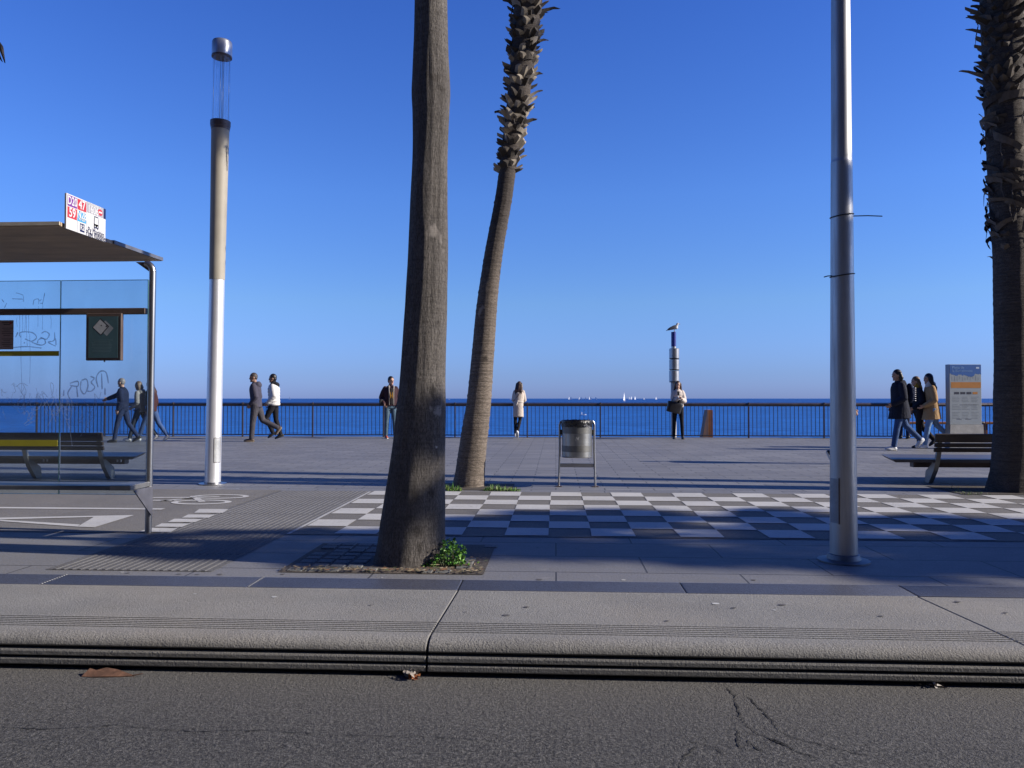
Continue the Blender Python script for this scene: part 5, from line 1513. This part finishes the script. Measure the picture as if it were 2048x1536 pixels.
def person(label, loc, heading, H=1.72, legs=((20, 5, 0), (-20, 15, 30)), lean=4, arms=None, head=(0, 0), skin=SKIN,
           top=None, trousers=None, shoes=None, hair=None, female=False, hands=True, sway=0.0):
    """local frame: +x is where the person faces, +y their left"""
    root = thing('person', label, 'person', (loc[0], loc[1], 0), rad(heading))
    k = H / 1.75
    Lr = rad(lean); u = Vector((math.sin(Lr), sway, math.cos(Lr))).normalized(); fw = Vector((math.cos(Lr), 0, -math.sin(Lr))); lf = Vector((0, 1, 0))
    P = Vector((0, 0, .94))
    shw = .142 if female else .166; hipw = .088 if female else .085
    chest = P + u * .33; sh_c = P + u * .452; neck = P + u * .510
    hr = Matrix.Rotation(rad(head[0]), 3, 'Z') @ Matrix.Rotation(rad(head[1] + lean * .5), 3, 'Y')
    hc = neck + u * .05 + hr @ Vector((.022, 0, .108))
    def hp(x, y, z): return hc + hr @ Vector((x, y, z))
    # legs
    J = []
    for s_, (th, fl, ft) in zip((1, -1), [l[:3] for l in legs]):
        ab = 0.0
        idx = 0 if s_ == 1 else 1
        if len(legs[idx]) > 3: ab = legs[idx][3]
        hip = P + Vector((0, s_ * hipw, -.03)); a = rad(th); b = rad(th - fl)
        kn = hip + .43 * Vector((math.sin(a), s_ * .01 + math.sin(rad(ab)), -math.cos(a)))
        an = kn + .425 * Vector((math.sin(b), -s_ * .008 + math.sin(rad(ab)), -math.cos(b)))
        f = rad(ft); fd = Vector((math.cos(f), 0, -math.sin(f))); fu = Vector((math.sin(f), 0, math.cos(f)))
        J.append([hip, kn, an, fd, fu])
    zmin = min(min((an - fd * .06 - fu * .085).z, (an + fd * .19 - fu * .085).z) for _, _, an, fd, fu in J)
    dz = Vector((0, 0, -zmin))
    Q = lambda v: (v + dz) * k
    # arms
    A = []
    arms = arms or ((.02, .03, -.52), (.05, -.03, -.52))
    for s_, arm in zip((1, -1), arms):
        S_ = sh_c + lf * (s_ * shw)
        W = S_ + fw * arm[0] + lf * arm[1] + u * arm[2]
        hint = Vector(arm[3]) if len(arm) > 3 else (-fw * 1.0 + lf * (s_ * .5) - u * .3)
        el, W = ik(S_, W, .285, .25, hint)
        A.append([S_, el, W])
    # ---- body: one continuous surface
    mb = MB()
    def ring(c, a, b, n=20, uu=None):  # a across (y), b depth (x)
        return [Q(c + lf * (a * math.sin(2 * PI * j / n)) + fw * (b * math.cos(2 * PI * j / n))) for j in range(n)]
    kb = .86 if female else .95
    mb.loft([ring(P - u * .09, .125, .085), ring(P, .15 * (1.05 if female else 1), .10), ring(P + u * .14, .12 * kb, .085), ring(chest, .15 * kb, .10), ring(sh_c - u * .02, .145 * kb, .085), ring(sh_c + u * .03, .07, .06)])
    mb.tube([Q(neck - u * .07), Q(neck + u * .02), Q(hp(-.012, 0, -.05))], [.058 * k, .052 * k, .055 * k], 14)
    mb.ell(Q(hc + hr @ Vector((-.008, 0, .02))), (.096 * k, .075 * k, .098 * k), hr)
    mb.ell(Q(hp(.022, 0, -.055)), (.066 * k, .055 * k, .066 * k), hr)
    mb.tube([Q(hp(.078, 0, .012)), Q(hp(.098, 0, -.022)), Q(hp(.088, 0, -.034))], [.010 * k, .014 * k, .012 * k], 8)
    mb.ell(Q(hp(.070, 0, -.095)), (.022 * k, .026 * k, .02 * k), hr)
    for s_ in (1, -1):
        mb.ell(Q(hp(-.005, s_ * .076, -.012)), (.02 * k, .010 * k, .03 * k), hr)
        mb.ell(Q(hp(.078, s_ * .031, .024)), (.014 * k, .020 * k, .008 * k), hr)
    for (hip, kn, an, fd, fu) in J:
        mb.tube([Q(hip), Q(hip.lerp(kn, .5)), Q(kn), Q(kn.lerp(an, .35)), Q(an)], [.066 * k, .055 * k, .042 * k, .042 * k, .032 * k], 14)
        mb.tube([Q(an - fd * .02 - fu * .035), Q(an + fd * .08 - fu * .05), Q(an + fd * .15 - fu * .06)], [.03 * k, .028 * k, .022 * k], 10)
    for s_, (S_, el, W) in zip((1, -1), A):
        mb.tube([Q(S_), Q(S_.lerp(el, .5)), Q(el), Q(el.lerp(W, .4)), Q(W)], [.046 * k, .042 * k, .035 * k, .034 * k, .025 * k], 12)
        # hand: palm, four unequal bent fingers, thumb from the side of the palm
        d = (W - el).normalized(); side = (fw - d * fw.dot(d)); side = side.normalized() if side.length > .1 else u
        pn = d.cross(side) * s_            # palm normal direction (towards the body)
        if hands:
            mb.tube([Q(W), Q(W + d * .045), Q(W + d * .085)], [.024 * k, .036 * k, .036 * k], 12, ref=pn, flat=.5)
            for q, ln in zip((-1.5, -.5, .5, 1.5), (.060, .074, .078, .068)):
                b0 = W + d * .088 + side * (q * .0185); b1 = b0 + (d * .8 - pn * .25 * -1).normalized() * ln * .55; b2 = b1 + (d * .55 + pn * .7).normalized() * ln * .5
                mb.tube([Q(b0 - d * .02), Q(b0), Q(b1), Q(b2)], [.0105 * k, .0100 * k, .0095 * k, .0088 * k], 8)
            t0 = W + d * .03 + side * .028
            mb.tube([Q(t0), Q(t0 + (d * .6 + side * .7).normalized() * .035), Q(t0 + (d * .8 + side * .45 + pn * .3).normalized() * .065)], [.0135 * k, .012 * k, .0105 * k], 8)
    eyes = [Q(hp(.083, s_ * .031, .008)) for s_ in (1, -1)]; mouth = Q(hp(.084, 0, -.062)); hx = hr @ Vector((1, 0, 0)); hy = hr @ Vector((0, 1, 0)); hz = hr @ Vector((0, 0, 1))
    def pick(c, n):
        for e in eyes:
            q = c - e
            if abs(q.dot(hy)) < .016 * k and abs(q.dot(hz)) < .0065 * k and q.dot(hx) > -.02: return 1
        q = c - mouth
        if abs(q.dot(hy)) < .024 * k and abs(q.dot(hz)) < .0075 * k and q.dot(hx) > -.02: return 2
        return 0
    remesh('body', mb, [skin, EYE, LIP], root, .0075, 4, .45, pick)
    # ---- trousers
    if trousers:
        tm_, rr = trousers[0], trousers[1]
        mb = MB()
        kt = .90 if female else 1.0
        mb.loft([ring(P - u * .12, .135 * kt, .10 * kt), ring(P - u * .03, .165 * kt, .118 * kt), ring(P + u * .08, .150 * kt, .106 * kt)])
        for (hip, kn, an, fd, fu) in J:
            mb.tube([Q(hip + Vector((0, 0, .0))), Q(hip.lerp(kn, .5)), Q(kn), Q(kn.lerp(an, .4)), Q(an + (kn - an) * .03)], [.094 * k * rr, .082 * k * rr, .064 * k * rr, .060 * k * rr, .053 * k * rr], 14)
        remesh('trousers', mb, tm_, root, .011, 3)
    # ---- shoes
    sm_, so_ = shoes or (BSHOE, BSOLE)
    for (hip, kn, an, fd, fu) in J:
        mb = MB()
        mb.tube([Q(an + fu * .02), Q(an - fu * .03)], [.044 * k, .046 * k], 12)
        mb.tube([Q(an - fd * .035 - fu * .045), Q(an + fd * .04 - fu * .043), Q(an + fd * .115 - fu * .055), Q(an + fd * .165 - fu * .062)], [.040 * k, .044 * k, .041 * k, .028 * k], 14)
        n = 22; r0 = []; r1 = []
        for j in range(n):
            a = 2 * PI * j / n; xx = .062 + .132 * math.cos(a); yy = .047 * math.sin(a) * (1 + .12 * math.cos(a))
            r0.append(Q(an + fd * xx + lf * yy - fu * .086)); r1.append(Q(an + fd * xx + lf * yy - fu * .058))
        mb.loft([r0, r1])
        c0 = Q(an - fu * .066)
        remesh('shoe', mb, [sm_, so_], root, .008, 2, .4, lambda c, n_, c0=c0, fu=fu: 1 if (c - c0).dot(fu) < 0 else 0)
    # ---- upper garment
    if top:
        g = dict(mat=BLK, hem=-.05, hw=.190, hd=.148, ww=.178, wd=.136, cw=.192, cd=.146, sl=(.082, .072, .056), puff=0.0, hood=False, collar=True, nq=8)
        g.update(top)
        mb = MB()
        ks = .90 if female else 1.0
        spine = []
        n_st = 40
        hem = g['hem']
        for i in range(n_st + 1):
            f = i / n_st; h_ = hem + (.51 - hem) * f
            if h_ < .12:
                q = (h_ - hem) / max(.01, .12 - hem); a = g['hw'] + (g['ww'] - g['hw']) * q; b = g['hd'] + (g['wd'] - g['hd']) * q
            elif h_ < .34:
                q = (h_ - .12) / .22; a = g['ww'] + (g['cw'] - g['ww']) * q; b = g['wd'] + (g['cd'] - g['wd']) * q
            else:
                q = (h_ - .34) / .17; a = g['cw'] * (1 - .52 * q ** 2.4); b = g['cd'] * (1 - .35 * q * q)
            pf = 1 + g['puff'] * (abs(math.sin(PI * g['nq'] * f)) - .5) * 2
            c = P + u * h_ if h_ > 0 else P + Vector((0, 0, h_))
            spine.append(ring(c, a * ks * pf, b * ks * pf))
        mb.loft(spine)
        for s_, (S_, el, W) in zip((1, -1), A):
            pts = []; rs = []
            for i in range(17):
                f = i / 16
                c = (S_ - lf * (s_ * .012)).lerp(el, f * 2) if f < .5 else el.lerp(W, (f - .5) * 2 * .97)
                r = (g['sl'][0] + (g['sl'][1] - g['sl'][0]) * f * 2) * (.80 + .2 * min(1, f * 5)) if f < .5 else g['sl'][1] + (g['sl'][2] - g['sl'][1]) * (f - .5) * 2
                pts.append(Q(c)); rs.append(r * k * (1 + g['puff'] * 1.2 * (abs(math.sin(PI * g['nq'] * .8 * f)) - .5) * 2))
            mb.tube(pts, rs, 14)
        if g['collar']: mb.tube([Q(neck - u * .06), Q(neck + u * .035)], [.088 * k, .070 * k], 16, round_caps=False)
        if g['hood']:
            mb.ell(Q(neck - fw * .085 - u * .045), (.085 * k, .12 * k, .085 * k)); mb.tube([Q(neck + lf * .08 - u * .02), Q(neck - fw * .10 + lf * .05 + u * .01), Q(neck - fw * .10 - lf * .05 + u * .01), Q(neck - lf * .08 - u * .02)], .042 * k, 10)
        remesh(g.get('name', 'jacket'), mb, g['mat'], root, .0095, 2 if g['puff'] else 4)
        if 'front' in g:   # open front panel with what is worn beneath
            fm, w0, h0, h1 = g['front']
            mb = MB(); rows = []
            for i in range(9):
                h_ = h0 + (h1 - h0) * i / 8; dd = g['cd'] * ks + .012 + .01 * math.sin(h_ * 9)
                rows.append([Q(P + u * h_ + fw * (dd - .012 * abs(q) ) + lf * (q * w0)) for q in (-1, -.5, 0, .5, 1)])
            rows2 = [[p - fw * .03 for p in r] for r in rows]
            for i in range(8):
                for j in range(4): mb.quad(rows[i][j], rows[i][j + 1], rows[i + 1][j + 1], rows[i + 1][j])
            mb.build(g.get('front_name', 'shirt'), fm, root, smooth=180, fixn=False)
        if 'band' in g:
            hm, hw_, hh_, hm2 = g['band']
            for z_ in hh_:
                mb = MB(); rr_ = ring(P + u * z_, hw_ * ks, hw_ * .76 * ks); r2 = ring(P + u * (z_ + hm2), hw_ * ks, hw_ * .76 * ks); mb.loft([rr_, r2]); mb.build('hem_band', hm, root, smooth=40)
    # ---- hair
    if hair:
        hm, style = hair
        mb = MB()
        mb.ell(Q(hp(-.020, 0, .038)), (.096 * k, .084 * k, .096 * k), hr)
        mb.ell(Q(hp(-.045, 0, -.005)), (.066 * k, .077 * k, .080 * k), hr)
        if style == 'long':
            for y_ in (-.065, -.035, 0, .035, .065):
                mb.tube([Q(hp(-.045, y_, .03)), Q(hp(-.075 + abs(y_) * .5, y_ * 1.2, -.08)), Q(neck - fw * .085 + lf * y_ * 1.35 - u * .06), Q(neck - fw * .095 + lf * y_ * 1.2 - u * .17)], [.045 * k, .046 * k, .042 * k, .022 * k], 10)
            for y_ in (-.078, .078):
                mb.tube([Q(hp(.01, y_ * .9, .05)), Q(hp(.0, y_, -.04)), Q(hp(-.02, y_, -.13))], [.026 * k, .028 * k, .02 * k], 8)
        elif style == 'bob':
            for y_ in (-.065, 0, .065):
                mb.tube([Q(hp(-.04, y_, .03)), Q(hp(-.06, y_ * 1.15, -.06)), Q(hp(-.055, y_ * 1.1, -.13))], [.045 * k, .048 * k, .03 * k], 10)
        elif style == 'bun':
            mb.ell(Q(hp(-.11, 0, .08)), (.045 * k, .045 * k, .045 * k))
        elif style == 'hooded':
            mb.ell(Q(hp(-.03, 0, .02)), (.115 * k, .10 * k, .125 * k), hr); mb.tube([Q(hp(-.06, 0, -.03)), Q(neck - fw * .06 - u * .03)], [.10 * k, .11 * k], 14)
        if style == 'shaved':
            mb = MB(); mb.ell(Q(hp(-.016, 0, .030)), (.096 * k, .079 * k, .096 * k), hr); mb.ell(Q(hp(-.042, 0, -.01)), (.06 * k, .073 * k, .06 * k), hr)
        cutp = Q(hp(.052, 0, .055))
        o = remesh('hair', mb, hm, root, .0085, 3)
        # keep the face clear
        for v in o.data.vertices:
            q = v.co - Q(hc); x_, z_ = q.dot(hx), q.dot(hz)
            lim = .030 * k + max(0.0, (z_ - .02 * k)) * .75
            if x_ > lim and z_ < .115 * k: v.co -= hx * (x_ - lim)
    inv = dict(Q=Q, P=P, u=u, fw=fw, lf=lf, neck=neck, hp=hp, A=A, J=J, k=k, root=root, sh=sh_c)
    return inv

def world_pt(I, v): return I['root'].matrix_basis @ I['Q'](v) if False else (Matrix.Translation(I['root'].location) @ I['root'].rotation_euler.to_matrix().to_4x4()) @ I['Q'](v)

# 1: man behind the shelter glass, arm stretched out to the left
g1 = G(246, 884.5)
person('man in navy jacket behind the shelter glass with one arm stretched out', g1, 188, 1.70, ((16, 6, 0), (-14, 22, 26)), 3,
       ((.05, .05, -.50), (.50, -.10, -.20)), (-8, 4), SKIN, dict(mat=NAVY, hem=-.09, hw=.175, hd=.13), (cloth("dark_jeans", (.022, .035, .085)), 1.0), (BSHOE, BSOLE), (HAIR_G, 'shaved'))
g2 = G(266, 884.0)
I2 = person('person in pale grey jacket with fair hair behind the shelter glass', (g2.x, g2.y + .35), 178, 1.64, ((20, 4, -6), (-22, 18, 30)), 3,
       ((.16, .0, -.40), (.12, .02, -.42)), (0, 8), SKIN, dict(mat=cloth("grey_jacket", (.30, .29, .28)), hem=-.10, hw=.185, hd=.14, hood=True), (cloth("grey_trousers", (.045, .055, .075)), 1.0), (WSHOE, WSOLE), (mat("hair_ash", (.17, .12, .085), .5, bump=.6, bscale=90), 'bob'), female=True)
g3 = G(299, 883.0)
person('long-haired person in dark maroon jacket half hidden by the shelter post', (g3.x, g3.y + .1), 176, 1.68, ((24, 4, -8), (-22, 16, 28)), 3,
       None, (0, 3), SKIN, dict(mat=cloth("maroon_jacket", (.045, .018, .020)), hem=-.10, hw=.18, hd=.135), (JEAN, 1.0), (WSHOE, WSOLE), (HAIR_BR, 'long'), female=True)

# 4: man in hoodie, 5: white puffer jacket, walking left together
g4 = G(512, 883)
person('man in dark grey hooded jacket and cargo trousers walking left', g4, 186, 1.84, ((8, 4, 0), (-20, 44, 50)), 4,
       ((.10, -.03, -.46), (.14, .02, -.44)), (18, 5), SKIN_D, dict(mat=cloth("grey_hoodie", (.060, .056, .080)), hem=-.10, hw=.19, hd=.145, hood=True), (cloth("cargo_grey", (.062, .058, .068)), 1.18), (mat("brown_shoe", (.10, .07, .05), .6), mat("tan_sole", (.22, .17, .12), .7)), (mat("hair_cropped", (.05, .038, .035), .6, bump=.5, bscale=90), 'shaved'))
g5 = G(548, 878.5)
I5 = person('person in white puffer jacket and black trousers walking left', g5, 187, 1.80, ((26, 50, 30), (-4, 14, 18)), 2,
       ((.12, .02, -.44), (.12, .02, -.48)), (12, 2), SKIN_D, dict(mat=cloth("white_puffer", (.60, .59, .57), .05, .7, .3), hem=-.08, hw=.185, hd=.155, cw=.195, cd=.16, ww=.185, wd=.15, sl=(.085, .074, .056), puff=.045, nq=7), (BLK, 1.05), (BSHOE, mat("black_sole", (.03, .03, .03), .7)), (HAIR_B, 'short'))
# black hood of the inner sweatshirt
def hood_piece(I, m, name='hood'):
    mb = MB(); Q, neck, fw, lf, u, k = I['Q'], I['neck'], I['fw'], I['lf'], I['u'], I['k']
    mb.ell(Q(neck - fw * .075 - u * .03), (.085 * k, .105 * k, .085 * k)); mb.tube([Q(neck + lf * .07 + fw * .03), Q(neck - fw * .07 + lf * .06), Q(neck - fw * .07 - lf * .06), Q(neck - lf * .07 + fw * .03)], .045 * k, 10)
    mb.tube([Q(neck - u * .03), Q(neck + u * .05)], [.085 * k, .075 * k], 14)
    remesh(name, mb, m, I['root'], .010, 3)

hood_piece(I5, BLK)
# 6: man leaning by the railing, half hidden by the foreground palm
g6 = G(781, 877)
I6 = person('man in brown jacket and orange shoes at the railing beside the foreground palm', g6, -68, 1.78, ((5, 8, 0, 3), (-3, 2, 0, -2)), -3,
       ((.06, .03, -.45), (.08, -.04, -.44)), (24, 6), SKIN, dict(mat=cloth("plum_jacket", (.045, .022, .028)), hem=-.05, hw=.19, hd=.14, front=(cloth("black_tee", (.02, .018, .02)), .055, .0, .44)), (cloth("faded_jeans", (.09, .145, .20)), 1.08), (mat("orange_shoe", (.38, .07, .03), .6), WSOLE), (HAIR_B, 'short'))
mb = MB(); Q_ = I6['Q']
for (a, b, c, d, m_) in ():
    pass
mb = MB()
for s_ in (-1, 1):
    pts = [Q_(I6['P'] + I6['u'] * h_ + I6['fw'] * (.142 if h_ < .40 else .12) + I6['lf'] * s_ * (.062 + .03 * max(0, h_ - .35))) for h_ in (-.02, .10, .22, .34, .44, .50)]
    mb.tube(pts, [.010, .012, .013, .016, .024, .03], 8)
mb.tube([Q_(I6['neck'] + I6['lf'] * .085 - I6['u'] * .02), Q_(I6['neck'] - I6['fw'] * .07 + I6['u'] * .02), Q_(I6['neck'] - I6['lf'] * .085 - I6['u'] * .02)], .03, 10)
mb.build('fleece_trim', cloth("fleece_trim", (.30, .27, .24)), I6['root'], smooth=180)
mb = MB(); rows = []
for i in range(5):
    h_ = .14 + .20 * i / 4; rows.append([Q_(I6['P'] + I6['u'] * h_ + I6['fw'] * (.158 + .008 * math.sin(i)) + I6['lf'] * q) for q in (-.045, 0, .045)])
for i in range(4):
    for j in range(2): mb.quad(rows[i][j], rows[i][j + 1], rows[i + 1][j + 1], rows[i + 1][j])
mb.build('shirt_print', cloth("mustard_print", (.24, .12, .015)), I6['root'], fixn=False)
def bag(name, label, c, size, m, rz=0.0, strap=None, taper=.85, cat='bag'):
    t_ = thing(name, label, cat, c, rz)
    w, d, h = size
    mb = MB(); rings = []
    for f in (0, .06, .3, .7, .94, 1):
        kx = (1 + (taper - 1) * f) * (.94 if f in (0, 1) else 1); n = 20
        rings.append([(w / 2 * kx * math.copysign(abs(math.cos(2 * PI * j / n)) ** .5, math.cos(2 * PI * j / n)), d / 2 * kx * math.copysign(abs(math.sin(2 * PI * j / n)) ** .6, math.sin(2 * PI * j / n)), h * f) for j in range(n)])
    mb.loft(rings); mb.build('bag_body', m, t_, smooth=60)
    return t_
sb = world_pt(I6, I6['P'] + Vector((.02, -.24, -.04)))
bag('shoulder_bag', 'small black bag hanging at the hip of the man in brown jacket', sb, (.20, .10, .18), mat("black_nylon", (.016, .016, .02), .6), .5)

# 7: woman in beige coat leaning on the railing, seen from behind
g7 = G(1037, 876)
BEIGE = cloth("beige_coat", (.56, .48, .41), .10)
I7 = person('woman in belted beige coat leaning on the railing, seen from behind', (g7.x, g7.y - .12), 84, 1.60, ((-1, 0, 0, 0), (6, 38, 62, 6)), 9,
       ((.34, -.06, -.26), (.36, .06, -.26)), (0, 14), SKIN, dict(mat=BEIGE, name='coat', hem=-.36, hw=.190, hd=.16, ww=.176, wd=.138, sl=(.074, .064, .052)), (BLK, .86), (WSHOE, WSOLE), (HAIR_BR, 'long'), female=True, sway=-.02)
mb = MB(); Q_ = I7['Q']
cb = I7['P'] + I7['u'] * .12
mb.loft([[Q_(cb + I7['u'] * dz_ + I7['lf'] * (.168 * math.sin(2 * PI * j / 24)) + I7['fw'] * (.134 * math.cos(2 * PI * j / 24))) for j in range(24)] for dz_ in (-.025, .025)], cap=False)
mb.ell(Q_(cb - I7['fw'] * .125), (.02, .045, .035)); mb.tube([Q_(cb - I7['fw'] * .13), Q_(cb - I7['fw'] * .14 - I7['u'] * .12 + I7['lf'] * .04)], [.018, .012], 8)
mb.build('belt', cloth("belt_beige", (.60, .53, .46), .08), I7['root'], smooth=60)
mb = MB(); mb.tube([Q_(I7['sh'] - I7['lf'] * .10 - I7['fw'] * .10 + I7['u'] * .04), Q_(I7['P'] + I7['u'] * .30 - I7['fw'] * .135), Q_(I7['P'] + I7['u'] * .14 + I7['lf'] * .15 - I7['fw'] * .07)], .009, 8)
mb.build('bag_strap', cloth("strap_brown", (.10, .06, .045)), I7['root'], smooth=60)

# 8: woman facing the viewer in front of the silver column
g8 = G(1356, 878)
CREAM = cloth("cream_puffer", (.58, .51, .46), .08, .75, .4)
I8 = person('woman in cream puffer jacket facing the road with a black bag', g8, -91, 1.64, ((3, 2, 0, 3), (-2, 2, 0, -2)), 0,
       ((.27, -.07, -.22), (.29, .10, -.20)), (-4, 10), SKIN, dict(mat=CREAM, hem=-.01, hw=.185, hd=.15, cw=.20, cd=.155, ww=.19, wd=.15, sl=(.088, .080, .060), puff=.04, nq=6, front=(BLK, .030, .02, .47), front_name='top'), (BLK, .92), (BSHOE, BSOLE), (HAIR_BR, 'long'), female=True)
b8 = world_pt(I8, I8['P'] + Vector((.21, -.17, -.17)))
hb = bag('handbag', 'large black handbag held by the woman in cream puffer jacket', b8, (.40, .15, .30), mat("black_leather", (.014, .013, .016), .35), .16, taper=1.12, cat='handbag')
hb.rotation_euler = (0, rad(14), .16)
mb = MB(); mb.tube([(-.12, 0, .29), (-.09, .0, .42), (.04, .0, .44), (.10, 0, .30)], .009, 8); mb.build('handle', mat("black_leather_b", (.014, .013, .016), .35), hb, smooth=60)
w8 = world_pt(I8, I8['A'][1][2])
ph = thing('phone', 'pale phone held by the woman in cream puffer jacket', 'phone', (w8.x + .03, w8.y - .06, w8.z + .03), .2)
mb = MB(); mb.box((0, 0, 0), (.07, .01, .14), Matrix.Rotation(rad(-40), 3, 'X'), bev=.003); bo = mb.build('case', mat("phone_case", (.55, .56, .58), .4), ph)
mb = MB(); mb.box((0, -.0045, -.0055), (.06, .003, .125), Matrix.Rotation(rad(-40), 3, 'X')); mb.build('screen', BSOLE, ph)

# 9: man in long black parka with a rucksack, 10 and 11 beside him, walking left
g9 = G(1800, 900.5)
I9 = person('man in long black parka, jeans and white trainers walking left', g9, 184, 1.80, ((14, 4, -4), (-24, 22, 44)), 3,
       ((.20, -.04, -.40), (.10, .03, -.46)), (0, 3), SKIN, dict(mat=cloth("black_parka", (.016, .018, .032)), name='parka', hem=-.27, hw=.205, hd=.24, ww=.195, wd=.16, cw=.195, cd=.155, sl=(.085, .075, .060), hood=True), (JEAN, 1.05), (WSHOE, WSOLE), (HAIR_B, 'bob'))
r9 = world_pt(I9, I9['P'] + Vector((-.20, 0, .10)))
rk = thing('backpack', 'dark backpack with white stripes on the back of the man in black parka', 'backpack', r9, rad(184))
mb = MB(); mb.ell((-.02, 0, .18), (.085, .15, .23)); mb.box((-.015, 0, .17), (.11, .25, .36), bev=.05); remesh('pack', mb, NAVY, rk, .012, 4)
for q in range(7):
    mb = MB(); mb.box((-.068, .112, .02 + q * .046), (.06, .055, .016), Matrix.Rotation(.7, 3, 'Z'), bev=.003); mb.build('reflective_stripe', mat("stripe_pale", (.5, .48, .5), .5) if q == 0 else bpy.data.materials['stripe_pale'], rk)
g10 = G(1838, 895.5)
I10 = person('person in black jacket and dark trousers walking between parka man and camel coat', g10, 182, 1.66, ((6, 8, 0), (-16, 26, 36)), 4,
       ((.18, .0, -.42), (.08, .02, -.48)), (-6, 4), SKIN, dict(mat=cloth("black_jacket", (.012, .014, .024)), hem=-.09, hw=.175, hd=.135), (cloth("brown_black", (.020, .014, .016)), 1.1), (mat("dark_trainer", (.05, .04, .04), .6), BSOLE), (mat("hair_dark_fair", (.12, .07, .03), .5, bump=.6, bscale=90), 'bob'), female=True)
mb = MB(); Q_ = I10['Q']; mb.tube([Q_(I10['neck'] - I10['fw'] * .03 - I10['u'] * .03), Q_(I10['neck'] - I10['fw'] * .02 + I10['u'] * .06)], [.095, .085], 14); remesh('scarf', mb, cloth("mustard_scarf", (.34, .20, .02)), I10['root'], .012, 3)
b10 = world_pt(I10, I10['P'] + Vector((.10, -.20, -.05)))
bag('shoulder_bag', 'black shoulder bag of the person in black jacket beside the parka man', b10, (.30, .13, .26), bpy.data.materials['black_nylon'], .1)
g11 = G(1863, 896.5)
CAMEL = cloth("camel_coat", (.42, .265, .13), .12)
I11 = person('woman in camel coat and pale jeans walking left beside the totem', g11, 180, 1.74, ((16, 6, -2), (-24, 24, 44)), 3,
       ((.20, -.02, -.40), (.20, .03, -.40)), (0, 4), SKIN, dict(mat=CAMEL, name='coat', hem=-.28, hw=.21, hd=.245, ww=.19, wd=.165, cw=.185, cd=.14, sl=(.080, .070, .056)), (JEAN_L, 1.0), (WSHOE, WSOLE), (HAIR_B, 'long'), female=True)
mb = MB(); Q_ = I11['Q']; mb.ell(Q_(I11['neck'] - I11['fw'] * .05 + I11['u'] * .02), (.085, .10, .085)); mb.tube([Q_(I11['neck'] - I11['u'] * .05), Q_(I11['neck'] + I11['u'] * .06)], [.10, .092], 14); remesh('scarf', mb, cloth("cream_scarf", (.62, .56, .50), .08), I11['root'], .012, 3)

# 12: someone at the railing mostly behind the parka, 13: walker hidden by the mast
g12 = G(1806, 877.5)
person('person in dark clothes at the railing, hidden behind the parka man', (g12.x + .03, g12.y), 80, 1.66, ((2, 2, 0), (-4, 6, 6)), 8,
       ((.3, -.05, -.26), (.3, .05, -.26)), (0, 10), SKIN, dict(mat=NAVY, hem=-.06, hw=.175, hd=.13), (cloth("navy_trousers", (.016, .024, .06)), 1.05), (BSHOE, BSOLE), (HAIR_B, 'short'))
g13 = G(1689, 927.5)
person('walker almost hidden behind the steel mast, only shoes and elbow showing', g13, 2, 1.68, ((5, 2, -2), (-4, 30, 62)), 2,
       ((-.02, .02, -.50), (.10, -.0, -.47)), (0, 3), SKIN, dict(mat=cloth("dark_coat", (.035, .040, .055)), hem=-.08, hw=.165, hd=.13), (BLK, 1.0), (BSHOE, WSOLE), (HAIR_B, 'short'))
